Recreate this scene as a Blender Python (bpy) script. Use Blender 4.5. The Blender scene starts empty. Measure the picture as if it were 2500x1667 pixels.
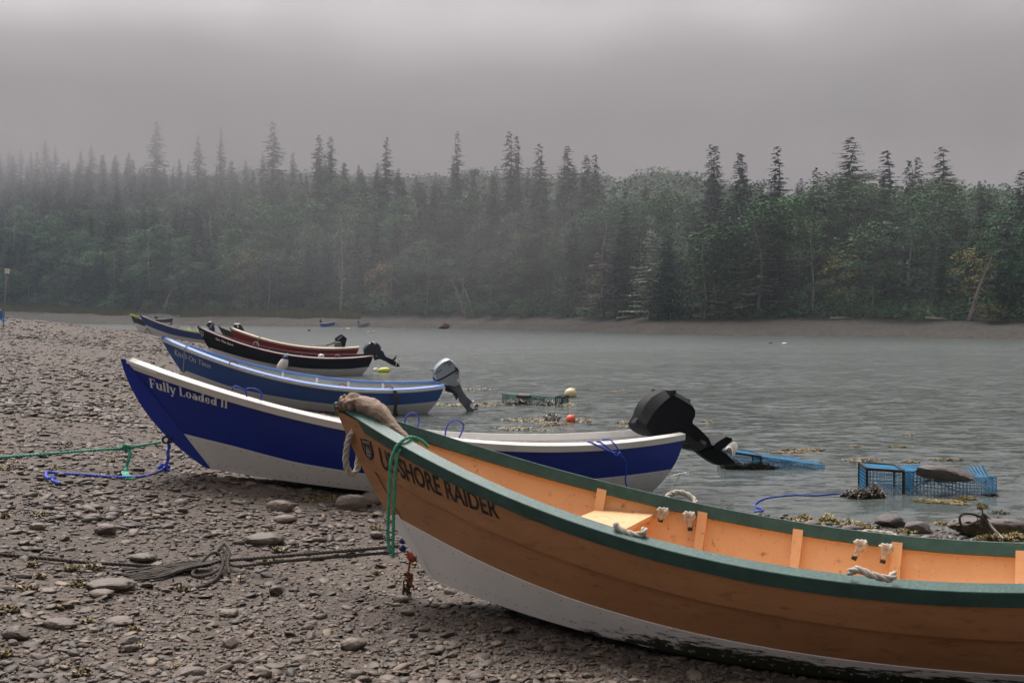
import bpy, math, random
import numpy as np
from mathutils import Vector, Matrix
random.seed(7); rng = np.random.default_rng(11)
SC = bpy.context.scene
COL = SC.collection

# ------------------------------------------------------------------ camera
F_PX, PITCH, CAMH = 2600.0, 0.0237733, 2.0116
cam = bpy.data.cameras.new('camera'); camo = bpy.data.objects.new('camera', cam); COL.objects.link(camo)
camo.location = (0, 0, CAMH); camo.rotation_euler = (math.pi/2 - PITCH, 0, 0)
cam.sensor_fit = 'HORIZONTAL'; cam.sensor_width = 36; cam.lens = F_PX/2500*36
cam.clip_start = .05; cam.clip_end = 3000
SC.camera = camo

# ------------------------------------------------------------------ world, sun, exposure
W = bpy.data.worlds.new('World'); SC.world = W; W.use_nodes = True
nt = W.node_tree; nt.nodes.clear()
out = nt.nodes.new('ShaderNodeOutputWorld'); bg = nt.nodes.new('ShaderNodeBackground')
sky = nt.nodes.new('ShaderNodeTexSky'); sky.sky_type = 'NISHITA'; sky.sun_disc = False
SUN_EL, SUN_ROT = math.radians(58), math.radians(-25)
sky.sun_elevation = SUN_EL; sky.sun_rotation = SUN_ROT; sky.dust_density = 6; sky.air_density = 2
hsv = nt.nodes.new('ShaderNodeHueSaturation'); hsv.inputs['Saturation'].default_value = .12
tc = nt.nodes.new('ShaderNodeTexCoord'); sep = nt.nodes.new('ShaderNodeSeparateXYZ')
ramp = nt.nodes.new('ShaderNodeValToRGB')
noi = nt.nodes.new('ShaderNodeTexNoise'); noi.inputs['Scale'].default_value = 2.2; noi.inputs['Detail'].default_value = 5
mp = nt.nodes.new('ShaderNodeMapping'); mp.inputs['Scale'].default_value = (1, 1, 4)
madd = nt.nodes.new('ShaderNodeMath'); madd.operation = 'MULTIPLY_ADD'; madd.inputs[1].default_value = .08
nt.links.new(tc.outputs['Generated'], mp.inputs[0]); nt.links.new(mp.outputs[0], noi.inputs['Vector'])
nt.links.new(tc.outputs['Generated'], sep.inputs[0]); nt.links.new(noi.outputs['Fac'], madd.inputs[0])
nt.links.new(sep.outputs['Z'], madd.inputs[2]); nt.links.new(madd.outputs[0], ramp.inputs['Fac'])
els = ramp.color_ramp.elements          # an overcast sky: brighter overhead than at the horizon
els[0].position = .0; els[0].color = (.12, .122, .13, 1)
els[1].position = 1.0; els[1].color = (1.0, .99, .98, 1)
for p, v in ((.13, .10), (.185, .08), (.225, .15), (.265, .36), (.31, .86), (.40, .96), (.6, .98)):
    e = els.new(p); e.color = (v*1.05, v*.985, v*1.0, 1)
mul = nt.nodes.new('ShaderNodeMix'); mul.data_type = 'RGBA'; mul.blend_type = 'MULTIPLY'; mul.inputs['Factor'].default_value = 1
nt.links.new(sky.outputs[0], hsv.inputs['Color']); nt.links.new(hsv.outputs[0], mul.inputs['A']); nt.links.new(ramp.outputs['Color'], mul.inputs['B'])
nt.links.new(mul.outputs['Result'], bg.inputs['Color']); bg.inputs['Strength'].default_value = .13
nt.links.new(bg.outputs[0], out.inputs['Surface'])
sl = bpy.data.lights.new('sun', 'SUN'); sl.energy = 2.2; sl.angle = math.radians(30); sl.color = (1, .95, .90)
so = bpy.data.objects.new('sun', sl); COL.objects.link(so)
sd = Vector((math.sin(SUN_ROT)*math.cos(SUN_EL), math.cos(SUN_ROT)*math.cos(SUN_EL), math.sin(SUN_EL)))
so.rotation_euler = (-sd).to_track_quat('-Z', 'Y').to_euler(); so.location = (0, 0, 60)
SC.view_settings.view_transform = 'Standard'; SC.view_settings.look = 'None'; SC.view_settings.exposure = 0.34; SC.view_settings.gamma = 1
SC.render.engine = 'CYCLES'
SC.cycles.volume_step_rate = 2.0; SC.cycles.volume_max_steps = 128; SC.cycles.volume_bounces = 3
SC.cycles.max_bounces = 8; SC.cycles.transparent_max_bounces = 12

# ------------------------------------------------------------------ helpers
def tag(o, label=None, cat=None, group=None, kind=None):
    if label: o['label'] = label
    if cat: o['category'] = cat
    if group: o['group'] = group
    if kind: o['kind'] = kind
    return o
def thing(name, loc, label, cat, group=None):
    o = bpy.data.objects.new(name, None); COL.objects.link(o); o.location = loc; o.empty_display_size = .2
    return tag(o, label, cat, group)
def wloc(p):
    v = Vector((0, 0, 0))
    while p is not None: v += p.location; p = p.parent
    return v
class MB:
    def __init__(s): s.v = []; s.f = []; s.m = []; s.n = 0
    def add(s, vs, fs, mi=0):
        vs = np.asarray(vs, float).reshape(-1, 3); b = s.n
        s.v.append(vs); s.n += len(vs); s.f += [tuple(b+i for i in f) for f in fs]; s.m += [mi]*len(fs)
    def grid(s, P, closeu=False, closev=False, mi=0, flip=False):
        P = np.asarray(P, float); a, b = P.shape[:2]; fs = []
        for i in range(a - (0 if closeu else 1)):
            for j in range(b - (0 if closev else 1)):
                q = (i*b+j, i*b+(j+1) % b, ((i+1) % a)*b+(j+1) % b, ((i+1) % a)*b+j)
                fs.append(q[::-1] if flip else q)
        s.add(P.reshape(-1, 3), fs, mi)
    def box(s, c, d, R=None, mi=0):
        c = np.array(c, float); h = np.array(d, float)/2
        V = np.array([[x, y, z] for x in (-1, 1) for y in (-1, 1) for z in (-1, 1)])*h
        if R is not None: V = V @ np.array(R).T
        s.add(V+c, [(0, 1, 3, 2), (4, 6, 7, 5), (0, 4, 5, 1), (2, 3, 7, 6), (0, 2, 6, 4), (1, 5, 7, 3)], mi)
    def tube(s, pts, r, seg=8, mi=0, closed=False, cap=True):
        pts = np.asarray(pts, float); n = len(pts); r = np.broadcast_to(np.asarray(r, float), (n,))
        T = np.gradient(pts, axis=0) if not closed else np.roll(pts, -1, 0)-np.roll(pts, 1, 0)
        T /= np.linalg.norm(T, axis=1)[:, None]+1e-9
        a = np.array([0, 0, 1.]) if abs(T[0][2]) < .9 else np.array([1., 0, 0])
        N = np.cross(T[0], a); N /= np.linalg.norm(N); R = []
        for i in range(n):
            N = N - T[i]*(N @ T[i]); N /= np.linalg.norm(N)+1e-9; B = np.cross(T[i], N)
            an = np.arange(seg)/seg*2*np.pi
            R.append(pts[i]+r[i]*(np.cos(an)[:, None]*N+np.sin(an)[:, None]*B))
        b = s.n; s.grid(R, closeu=closed, closev=True, mi=mi, flip=True)
        if cap and not closed:
            s.f += [tuple(b+i for i in range(seg)), tuple(b+(n-1)*seg+i for i in range(seg))[::-1]]; s.m += [mi, mi]
    def build(s, name, mats, parent=None, smooth=False, origin=None, vcol=None):
        me = bpy.data.meshes.new(name); V = np.concatenate(s.v) if s.v else np.zeros((0, 3))
        o = bpy.data.objects.new(name, me); COL.objects.link(o)
        if parent is not None: V = V-np.array(wloc(parent)); o.parent = parent
        elif origin is not None: V = V-np.array(origin); o.location = origin
        me.from_pydata(V.tolist(), [], s.f)
        if not isinstance(mats, (list, tuple)): mats = [mats]
        for m in mats: me.materials.append(m)
        me.polygons.foreach_set('material_index', s.m)
        if smooth is not False:
            me.polygons.foreach_set('use_smooth', [True]*len(me.polygons))
            if smooth is not True: me.set_sharp_from_angle(angle=math.radians(smooth))
        me.update()
        return o
def rope_strands(mb, pts, r, pitch=None, strands=3, seg=6, mi=0, closed=False):
    """laid rope: strands twisted round a smooth path"""
    P = spline(pts, closed); L = np.r_[0, np.cumsum(np.linalg.norm(np.diff(P, axis=0), axis=1))]
    pitch = pitch or r*7; n = max(8, int(L[-1]/(pitch/9)))
    q = np.linspace(0, L[-1], n); P = np.stack([np.interp(q, L, P[:, i]) for i in range(3)], 1)
    T = np.gradient(P, axis=0); T /= np.linalg.norm(T, axis=1)[:, None]+1e-9
    N = np.cross(T[0], [0, 0, 1.] if abs(T[0][2]) < .9 else [1., 0, 0]); N /= np.linalg.norm(N); Ns = []
    for i in range(n):
        N = N-T[i]*(N @ T[i]); N /= np.linalg.norm(N)+1e-9; Ns.append(N)
    Ns = np.array(Ns); B = np.cross(T, Ns)
    for k in range(strands):
        a = q/pitch*2*np.pi+k*2*np.pi/strands
        C = P+r*.5*(np.cos(a)[:, None]*Ns+np.sin(a)[:, None]*B)
        mb.tube(C, r*.56, seg, mi)
def spline(pts, closed=False, sub=10):
    P = np.asarray(pts, float)
    if closed: P = np.concatenate([P[-1:], P, P[:2]])
    else: P = np.concatenate([2*P[:1]-P[1:2], P, 2*P[-1:]-P[-2:-1]])
    o = []
    for i in range(1, len(P)-2):
        for t in np.arange(sub)/sub:
            o.append(.5*((2*P[i])+(-P[i-1]+P[i+1])*t+(2*P[i-1]-5*P[i]+4*P[i+1]-P[i+2])*t*t+(-P[i-1]+3*P[i]-3*P[i+1]+P[i+2])*t**3))
    o.append(P[-2]); return np.array(o)
def rays(px, py):
    x = (px-1250)/F_PX; z = (833.5-py)/F_PX; c, s = math.cos(PITCH), math.sin(PITCH)
    return np.array([x, c+z*s, -s+z*c])
O = np.array([0, 0, CAMH])
def at(px, py, Y): d = rays(px, py); return O+d*(Y/d[1])
def atz(px, py, z=0.): d = rays(px, py); return O+d*((z-CAMH)/d[2])
def smooth01(x): x = np.clip(x, 0, 1); return x*x*(3-2*x)
def vnoise(x, y, seed=0):
    """smooth value noise, numpy"""
    x = np.asarray(x, float); y = np.asarray(y, float)
    xi = np.floor(x).astype(np.int64); yi = np.floor(y).astype(np.int64); fx = x-xi; fy = y-yi
    def h(a, b):
        k = (a*374761393+b*668265263+seed*974634777) & 0xffffffff
        k = ((k ^ (k >> 13))*1274126177) & 0xffffffff
        return ((k ^ (k >> 16)) & 0xffff)/65535.
    sx = fx*fx*(3-2*fx); sy = fy*fy*(3-2*fy)
    return (h(xi, yi)*(1-sx)+h(xi+1, yi)*sx)*(1-sy)+(h(xi, yi+1)*(1-sx)+h(xi+1, yi+1)*sx)*sy

# ------------------------------------------------------------------ materials
def mat(name, col, rough=.6, var=None, vscale=6., bump=0., bscale=40., metal=0., spots=None, spec=.5, objvar=0., stretch=(1, 1, 1), coat=0.):
    """procedural: base colour, soft value variation, optional stain layer, optional bump"""
    m = bpy.data.materials.new(name); m.use_nodes = True; t = m.node_tree; N = t.nodes; L = t.links
    p = N['Principled BSDF']; p.inputs['Roughness'].default_value = rough; p.inputs['Metallic'].default_value = metal
    p.inputs['Specular IOR Level'].default_value = spec; p.inputs['Coat Weight'].default_value = coat
    tcn = N.new('ShaderNodeTexCoord'); mpn = N.new('ShaderNodeMapping'); mpn.inputs['Scale'].default_value = stretch
    L.new(tcn.outputs['Object'], mpn.inputs[0]); src = mpn.outputs[0]
    rgb = N.new('ShaderNodeRGB'); rgb.outputs[0].default_value = (*col, 1); c = rgb.outputs[0]
    def noise(sc, det=5, ro=.6):
        n = N.new('ShaderNodeTexNoise'); n.inputs['Scale'].default_value = sc; n.inputs['Detail'].default_value = det
        n.inputs['Roughness'].default_value = ro; L.new(src, n.inputs['Vector']); return n
    def mix(a, b, fac, mode='MIX'):
        x = N.new('ShaderNodeMix'); x.data_type = 'RGBA'; x.blend_type = mode
        for s_, v in (('A', a), ('B', b)):
            if isinstance(v, tuple): x.inputs[s_].default_value = (*v, 1)
            else: L.new(v, x.inputs[s_])
        if isinstance(fac, float): x.inputs['Factor'].default_value = fac
        else: L.new(fac, x.inputs['Factor'])
        return x.outputs['Result']
    def rampf(v, a, b):
        r = N.new('ShaderNodeMapRange'); r.inputs['From Min'].default_value = a; r.inputs['From Max'].default_value = b
        L.new(v, r.inputs['Value']); return r.outputs['Result']
    if var: c = mix(c, var, rampf(noise(vscale).outputs['Fac'], .35, .7))
    for sp in (spots or []):        # (colour, scale, from, to, amount)
        n = noise(sp[1], 6, .65); f = rampf(n.outputs['Fac'], sp[2], sp[3])
        mm = N.new('ShaderNodeMath'); mm.operation = 'MULTIPLY'; mm.inputs[1].default_value = sp[4]; L.new(f, mm.inputs[0])
        c = mix(c, sp[0], mm.outputs[0])
    if objvar:
        oi = N.new('ShaderNodeObjectInfo'); hs = N.new('ShaderNodeHueSaturation')
        r1 = N.new('ShaderNodeMapRange'); r1.inputs['To Min'].default_value = 1-objvar; r1.inputs['To Max'].default_value = 1+objvar
        L.new(oi.outputs['Random'], r1.inputs['Value']); L.new(r1.outputs['Result'], hs.inputs['Value'])
        r2 = N.new('ShaderNodeMapRange'); r2.inputs['To Min'].default_value = .5-objvar*.05; r2.inputs['To Max'].default_value = .5+objvar*.03
        m7 = N.new('ShaderNodeMath'); m7.operation = 'MULTIPLY'; m7.inputs[1].default_value = 7.13
        m8 = N.new('ShaderNodeMath'); m8.operation = 'FRACT'; L.new(oi.outputs['Random'], m7.inputs[0]); L.new(m7.outputs[0], m8.inputs[0])
        L.new(m8.outputs[0], r2.inputs['Value']); L.new(r2.outputs['Result'], hs.inputs['Hue'])
        L.new(c, hs.inputs['Color']); c = hs.outputs['Color']
    L.new(c, p.inputs['Base Color'])
    if bump:
        b = N.new('ShaderNodeBump'); b.inputs['Strength'].default_value = bump; b.inputs['Distance'].default_value = .02
        L.new(noise(bscale).outputs['Fac'], b.inputs['Height']); L.new(b.outputs[0], p.inputs['Normal'])
    m['p'] = 1
    return m
M = {}
M['orange_out'] = mat('orange_paint', (.43, .205, .088), .5, (.36, .165, .068), 2.2, .15, 60, spots=[((.16, .07, .03), 9, .56, .70, .6), ((.5, .27, .12), 30, .62, .70, .5), ((.20, .11, .06), 26, .63, .67, .6)], stretch=(1, 1, 3))
M['orange_in'] = mat('orange_inner_paint', (.82, .48, .24), .55, (.74, .41, .19), 3, .12, 50, spots=[((.14, .055, .025), 14, .60, .70, .65), ((.9, .6, .35), 22, .62, .68, .45), ((.30, .13, .06), 60, .66, .69, .7)])
M['green_rail'] = mat('green_paint', (.020, .068, .056), .5, (.036, .105, .088), 8, .25, 45, spots=[((.25, .36, .30), 55, .69, .73, .7), ((.30, .12, .05), 40, .73, .75, .6), ((.012, .03, .03), 18, .64, .72, .7)])
M['white_hull'] = mat('white_hull_paint', (.80, .77, .74), .5, (.72, .69, .66), 3, .08, 30, spots=[((.35, .32, .26), 7, .62, .75, .5)])
M['blue_B'] = mat('royal_blue_paint', (.008, .030, .32), .36, (.010, .034, .28), 2, .06, 30, spec=.4)
M['white_rail'] = mat('white_rail_paint', (.80, .77, .71), .5, (.74, .71, .65), 5, .15, 40)
M['white_in'] = mat('white_inner_paint', (.62, .60, .60), .6, (.52, .51, .50), 4, .05)
M['blue_C'] = mat('mid_blue_paint', (.045, .12, .38), .42, (.05, .135, .42), 2, .05, 30)
M['blue_Crail'] = mat('light_blue_paint', (.12, .24, .62), .45, (.14, .28, .66), 4, .08)
M['grey_in'] = mat('pale_grey_inner', (.46, .47, .45), .6, (.38, .39, .37), 4)
M['black_D'] = mat('black_hull_paint', (.004, .005, .013), .5, (.007, .008, .016), 2, spec=.25)
M['red_D'] = mat('red_rail_paint', (.34, .008, .018), .4, (.28, .008, .016), 5)
M['grey_rail'] = mat('grey_rail_paint', (.22, .20, .20), .6, (.17, .155, .155), 5)
M['dark_in'] = mat('dark_inner', (.03, .03, .032), .6, (.045, .045, .045), 5)
M['red_E'] = mat('dark_red_paint', (.26, .006, .014), .4, (.21, .006, .012), 3)
M['cream_rail'] = mat('cream_rail_paint', (.72, .60, .46), .5, (.62, .52, .40), 5)
M['navy_F'] = mat('navy_paint', (.028, .050, .22), .4, (.032, .055, .25), 3)
M['dkgreen'] = mat('dark_green_paint', (.02, .03, .027), .5, (.03, .042, .036), 3)
M['black_plastic'] = mat('black_plastic', (.006, .006, .008), .6, (.009, .009, .011), 6, .05, spec=.16)
M['black_gloss'] = mat('black_engine_paint', (.018, .020, .03), .28, (.02, .022, .035), 6)
M['silver'] = mat('silver_engine_paint', (.36, .39, .43), .32, (.32, .35, .39), 5, metal=.35)
M['silver_dk'] = mat('grey_engine_paint', (.16, .18, .20), .4, (.12, .135, .15), 5, metal=.3)
M['prop_white'] = mat('worn_white_propeller', (.88, .86, .82), .4, (.55, .52, .46), 12)
M['metal'] = mat('galvanised_metal', (.35, .35, .35), .4, (.25, .25, .25), 20, metal=.8)
M['rope_white'] = mat('weathered_white_rope', (.55, .50, .43), .9, (.38, .33, .27), 25, .3, 160)
M['rope_green'] = mat('teal_green_rope', (.045, .30, .19), .65, (.10, .42, .28), 30, .3, 160)
M['rope_blue'] = mat('blue_rope', (.03, .06, .50), .6, (.06, .12, .62), 30, .3, 160)
M['rope_dark'] = mat('wet_brown_rope', (.045, .035, .028), .85, (.075, .058, .045), 25, .4, 120)
M['tape'] = mat('black_tape', (.012, .012, .012), .5)
M['drift'] = mat('driftwood', (.47, .34, .26), .85, (.27, .18, .13), 9, 1.0, 34, spots=[((.13, .095, .07), 12, .60, .70, .7)], stretch=(1, 3, 3))
M['drift_end'] = mat('rotten_wood', (.26, .19, .13), .95, (.10, .07, .05), 14, .9, 28)
M['rust'] = mat('rusty_iron', (.07, .035, .02), .85, (.13, .055, .025), 30, .4, 60)
M['redrag'] = mat('faded_red_cord', (.45, .07, .04), .8, (.25, .06, .03), 20)
M['weed'] = mat('olive_seaweed', (.21, .15, .05), .5, (.10, .065, .02), 9, objvar=0)
M['weed_dark'] = mat('dark_seaweed', (.030, .022, .012), .45, (.07, .05, .02), 9)
M['weed_y'] = mat('yellow_seaweed', (.27, .20, .045), .5, (.13, .09, .02), 12)
M['cyan_wire'] = mat('blue_coated_wire', (.03, .20, .40), .45, (.06, .32, .56), 20)
M['teal_wire'] = mat('green_coated_wire', (.025, .13, .12), .5, (.04, .18, .16), 20)
M['trap_black'] = mat('black_trap_frame', (.012, .012, .013), .7, (.03, .026, .02), 30)
M['rock'] = mat('grey_rock', (.15, .13, .125), .8, (.095, .08, .075), 5, .6, 22, spots=[((.25, .12, .04), 6, .66, .74, .6)])
M['stone_smooth'] = mat('smooth_beach_stone', (.15, .112, .086), .6, (.10, .074, .056), 5, .25, 60, objvar=.25)
M['rock_weed'] = mat('weedy_rock', (.022, .018, .014), .8, (.10, .075, .02), 18, .9, 30)
M['buoy_cream'] = mat('cream_buoy', (.78, .62, .38), .45, (.70, .55, .33), 8)
M['buoy_orange'] = mat('orange_buoy', (.80, .13, .05), .5, (.70, .11, .045), 8)
M['buoy_yellow'] = mat('yellow_buoy', (.68, .72, .10), .5, (.60, .62, .08), 8)
M['buoy_white'] = mat('white_buoy', (.80, .78, .74), .5, (.66, .62, .55), 8)
M['blue_collar'] = mat('blue_fender_collar', (.02, .02, .16), .5)
M['letter_black'] = mat('black_lettering', (.008, .008, .008), .5)
M['letter_white'] = mat('white_lettering', (.80, .80, .82), .5)
M['letter_pale'] = mat('pale_lettering', (.82, .85, .90), .5)
M['letter_bright'] = mat('bright_lettering', (.8, .8, .8), .5)
M['bark'] = mat('tree_bark', (.075, .062, .055), .9, (.12, .105, .095), 3, 0, objvar=.25)
M['snag'] = mat('bleached_dead_wood', (.30, .27, .24), .85, (.20, .175, .155), 2)
M['birch'] = mat('birch_bark', (.32, .31, .29), .8, (.16, .15, .14), 2)
M['lime_rope'] = mat('lime_yellow_rope', (.50, .62, .06), .6)
M['brown_bush'] = mat('rusty_brown_bush', (.10, .04, .025), .9, (.06, .03, .02), 3)

def leafmat(name, a, b, ov=.28):
    m = bpy.data.materials.new(name); m.use_nodes = True; t = m.node_tree; N = t.nodes; L = t.links; p = N['Principled BSDF']
    p.inputs['Roughness'].default_value = .7; p.inputs['Specular IOR Level'].default_value = .2
    g = N.new('ShaderNodeNewGeometry'); mx = N.new('ShaderNodeMix'); mx.data_type = 'RGBA'
    mx.inputs['A'].default_value = (*a, 1); mx.inputs['B'].default_value = (*b, 1); L.new(g.outputs['Random Per Island'], mx.inputs['Factor'])
    oi = N.new('ShaderNodeObjectInfo'); hs = N.new('ShaderNodeHueSaturation')
    r1 = N.new('ShaderNodeMapRange'); r1.inputs['To Min'].default_value = 1-ov; r1.inputs['To Max'].default_value = 1+ov*1.2
    L.new(oi.outputs['Random'], r1.inputs['Value']); L.new(r1.outputs['Result'], hs.inputs['Value'])
    m7 = N.new('ShaderNodeMath'); m7.operation = 'MULTIPLY'; m7.inputs[1].default_value = 7.13
    m8 = N.new('ShaderNodeMath'); m8.operation = 'FRACT'; L.new(oi.outputs['Random'], m7.inputs[0]); L.new(m7.outputs[0], m8.inputs[0])
    r2 = N.new('ShaderNodeMapRange'); r2.inputs['To Min'].default_value = .455; r2.inputs['To Max'].default_value = .52
    L.new(m8.outputs[0], r2.inputs['Value']); L.new(r2.outputs['Result'], hs.inputs['Hue'])
    L.new(mx.outputs['Result'], hs.inputs['Color']); L.new(hs.outputs['Color'], p.inputs['Base Color'])
    return m
M['needle'] = leafmat('spruce_needles', (.018, .040, .028), (.040, .075, .046))
M['needle_pale'] = leafmat('lichen_grey_needles', (.26, .27, .20), (.38, .38, .30), .12)
M['needle_brown'] = leafmat('browning_needles', (.12, .10, .065), (.18, .145, .095), .2)
M['leaf'] = leafmat('green_leaves', (.040, .105, .046), (.085, .185, .068), .5)
M['leaf_y'] = leafmat('yellowing_leaves', (.24, .22, .05), (.32, .27, .07), .15)
M['grass'] = leafmat('bank_grass', (.11, .14, .035), (.21, .19, .06), 0)

# ------------------------------------------------------------------ boats: hull mathematics
class Hull:
    def __init__(s, p, bow_bulge=.05, stern_bulge=.08, seam=None, bound=None):
        (s.px, s.py, s.pz, s.yaw, s.pit, s.rol, s.L, s.B, s.s1, s.s2, s.s3, s.zf, s.xf, s.r1, s.r2, s.xs, s.ws) = p
        s.bb, s.sb, s.seam, s.bound = bow_bulge, stern_bulge, seam, bound
    def shp(s, t, tm, ws, p=1.9):
        return 1-abs(1-t/tm)**p if t < tm else 1-(1-ws)*((t-tm)/(1-tm))**2
    def loc(s, t, q, side):
        """side -1 = near (port); q 0 rail .. 1 chine, in boat space"""
        gx, gy, gz = t*s.L, s.B*s.shp(t, .55, s.ws), s.s1*t+s.s2*t*t+s.s3*t**3
        xs = s.L-s.xs; bx = s.xf+(xs-s.xf)*t; by = s.B*.62*s.shp(t, .5, s.ws*.55); bz = s.zf+s.r1*t+s.r2*t*t
        y = gy+(by-gy)*q+.03*4*q*(1-q)*min(1, 4*t)
        x = gx+(bx-gx)*q+s.sb*4*q*(1-q)*t**8
        return np.array([x, side*y, gz+(bz-gz)*q])
    def w(s, v):
        x, y, z = v; c, n = math.cos, math.sin
        y, z = y*c(s.rol)-z*n(s.rol), y*n(s.rol)+z*c(s.rol)
        x, z = x*c(s.pit)+z*n(s.pit), -x*n(s.pit)+z*c(s.pit)
        x, y = x*c(s.yaw)-y*n(s.yaw), x*n(s.yaw)+y*c(s.yaw)
        return np.array([x+s.px, y+s.py, z+s.pz])
    def frame(s, t, side, q=0.):
        """outward normal e1, up-plank e2, along e3 (boat space)"""
        t = min(max(t, 0), 1); a = s.loc(max(t-.01, 0), q, side); b = s.loc(min(t+.01, 1), q, side)
        e3 = (b-a)/np.linalg.norm(b-a)
        e2 = s.loc(t, max(q-.05, 0), side)-s.loc(t, min(q+.05, 1), side); e2 -= e3*(e2 @ e3); e2 /= np.linalg.norm(e2)
        e1 = np.cross(e3, e2)*(1 if side < 0 else -1)
        if e1[1]*side < 0: e1 = -e1
        return e1, e2, e3
    def pt(s, t, q, side=-1, off=0.):
        P = s.loc(t, q, side); e1, e2, e3 = s.frame(t, side, q); inset = -.03*(1-q)*min(1, t/.06)
        P = P+e1*(off+inset)
        if P[1]*side < 0.0: P[1] = 0.
        return P
    def wp(s, *a, **k): return s.w(s.pt(*a, **k))
    def axes(s):
        o = s.w((0, 0, 0)); return [s.w(v)-o for v in ((1, 0, 0), (0, 1, 0), (0, 0, 1))]
    def onplane(s, px, py, y=0.):
        """photo pixel -> point of the boat's lengthwise plane at sideways distance y"""
        ax = s.axes(); p0 = s.w((0, y, 0)); d = rays(px, py)
        return O+d*(((p0-O) @ ax[1])/(d @ ax[1]))
HP = {
'A': [-1.22593, 7.40318, 1.39714, -0.41105, 0.04305, -0.02754, 5.52693, 0.77288, -1.65539, 0.78218, 0.57877, -1.09911, 0.81557, -0.32944, 0.3772, 0.4055, 0.52209],
'B': [-3.65955, 9.97835, 1.61512, 0.37757, 0.10175, -0.03417, 5.90059, 0.79771, -1.83462, 1.62879, -0.11544, -0.98247, 0.86962, -0.4771, 0.43074, 0.25524, 0.50275],
'C': [-6.90783, 20.9606, 1.59282, 0.23928, 0.08678, 0.058, 5.65997, 0.80793, -1.82448, 1.10708, 0.2206, -1.00647, 0.77755, -0.44373, 0.24572, 0.3466, 0.52995],
'D': [-10.35856, 35.06702, 1.67715, 0.24607, 0.10904, 0.05173, 5.80905, 0.80683, -1.96561, 1.60666, 0.00064, -1.04379, 0.75333, -0.43172, 0.35022, 0.32525, 0.54483],
'E': [-12.7547, 48.09, 1.5091, 0.237, 0.08, 0.028, 5.8465, 0.7999, -1.8342, 1.4183, -0.0172, -1.0397, 0.75, -0.4295, 0.3505, 0.33, 0.5314],
'F': [-23.4267, 67.0794, 2.0967, 0.306, 0.157, 0.0188, 5.8509, 0.7998, -1.8468, 1.532, 0.0023, -1.0819, 0.8261, -0.4698, 0.3075, 0.3221, 0.5298],
'G': [-29.2802, 81.8903, 2.1152, 0.2653, 0.1661, 0.0193, 5.7916, 0.7997, -1.8364, 1.5421, -0.005, -1.1, 0.6656, -0.4617, 0.3183, 0.3247, 0.5301],
'I': [-15.6776, 56.8778, 1.4764, 0.2643, 0.082, 0.0218, 5.8019, 0.7998, -2.0027, 1.4011, -0.0135, -1.0328, 0.75, -0.4188, 0.3612, 0.3309, 0.5301]}
lin = lambda pts: (lambda t: float(np.interp(t, [p[0] for p in pts], [p[1] for p in pts])))
HULL = {
'A': Hull(HP['A'], .05, .06, lin([(0, .37), (.26, .38), (.57, .42), (.8, .45), (1, .47)]), lin([(0, .66), (.15, .70), (.3, .74), (.56, .78), (.8, .81), (1, .82)])),
'B': Hull(HP['B'], .12, .09, None, lin([(0, .67), (.1, .685), (.2, .735), (.33, .745), (.6, .70), (.8, .635), (1, .58)])),
'C': Hull(HP['C'], .04, .07, None, lin([(0, .60), (.17, .70), (.32, .71), (.57, .70), (.83, .60), (1, .50)])),
'D': Hull(HP['D'], .04, .07, None, lin([(0, .63), (.2, .65), (.4, .68), (.6, .68), (.9, .60), (1, .52)])),
'E': Hull(HP['E'], .04, .07, None, lin([(0, .72), (1, .6)])), 'F': Hull(HP['F'], .04, .07, None, lin([(0, .55), (.3, .66), (1, .58)])),
'G': Hull(HP['G'], .04, .07, None, lin([(0, .50), (1, .5)])), 'I': Hull(HP['I'], .04, .07, None, lin([(0, .72), (1, .6)]))}

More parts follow.
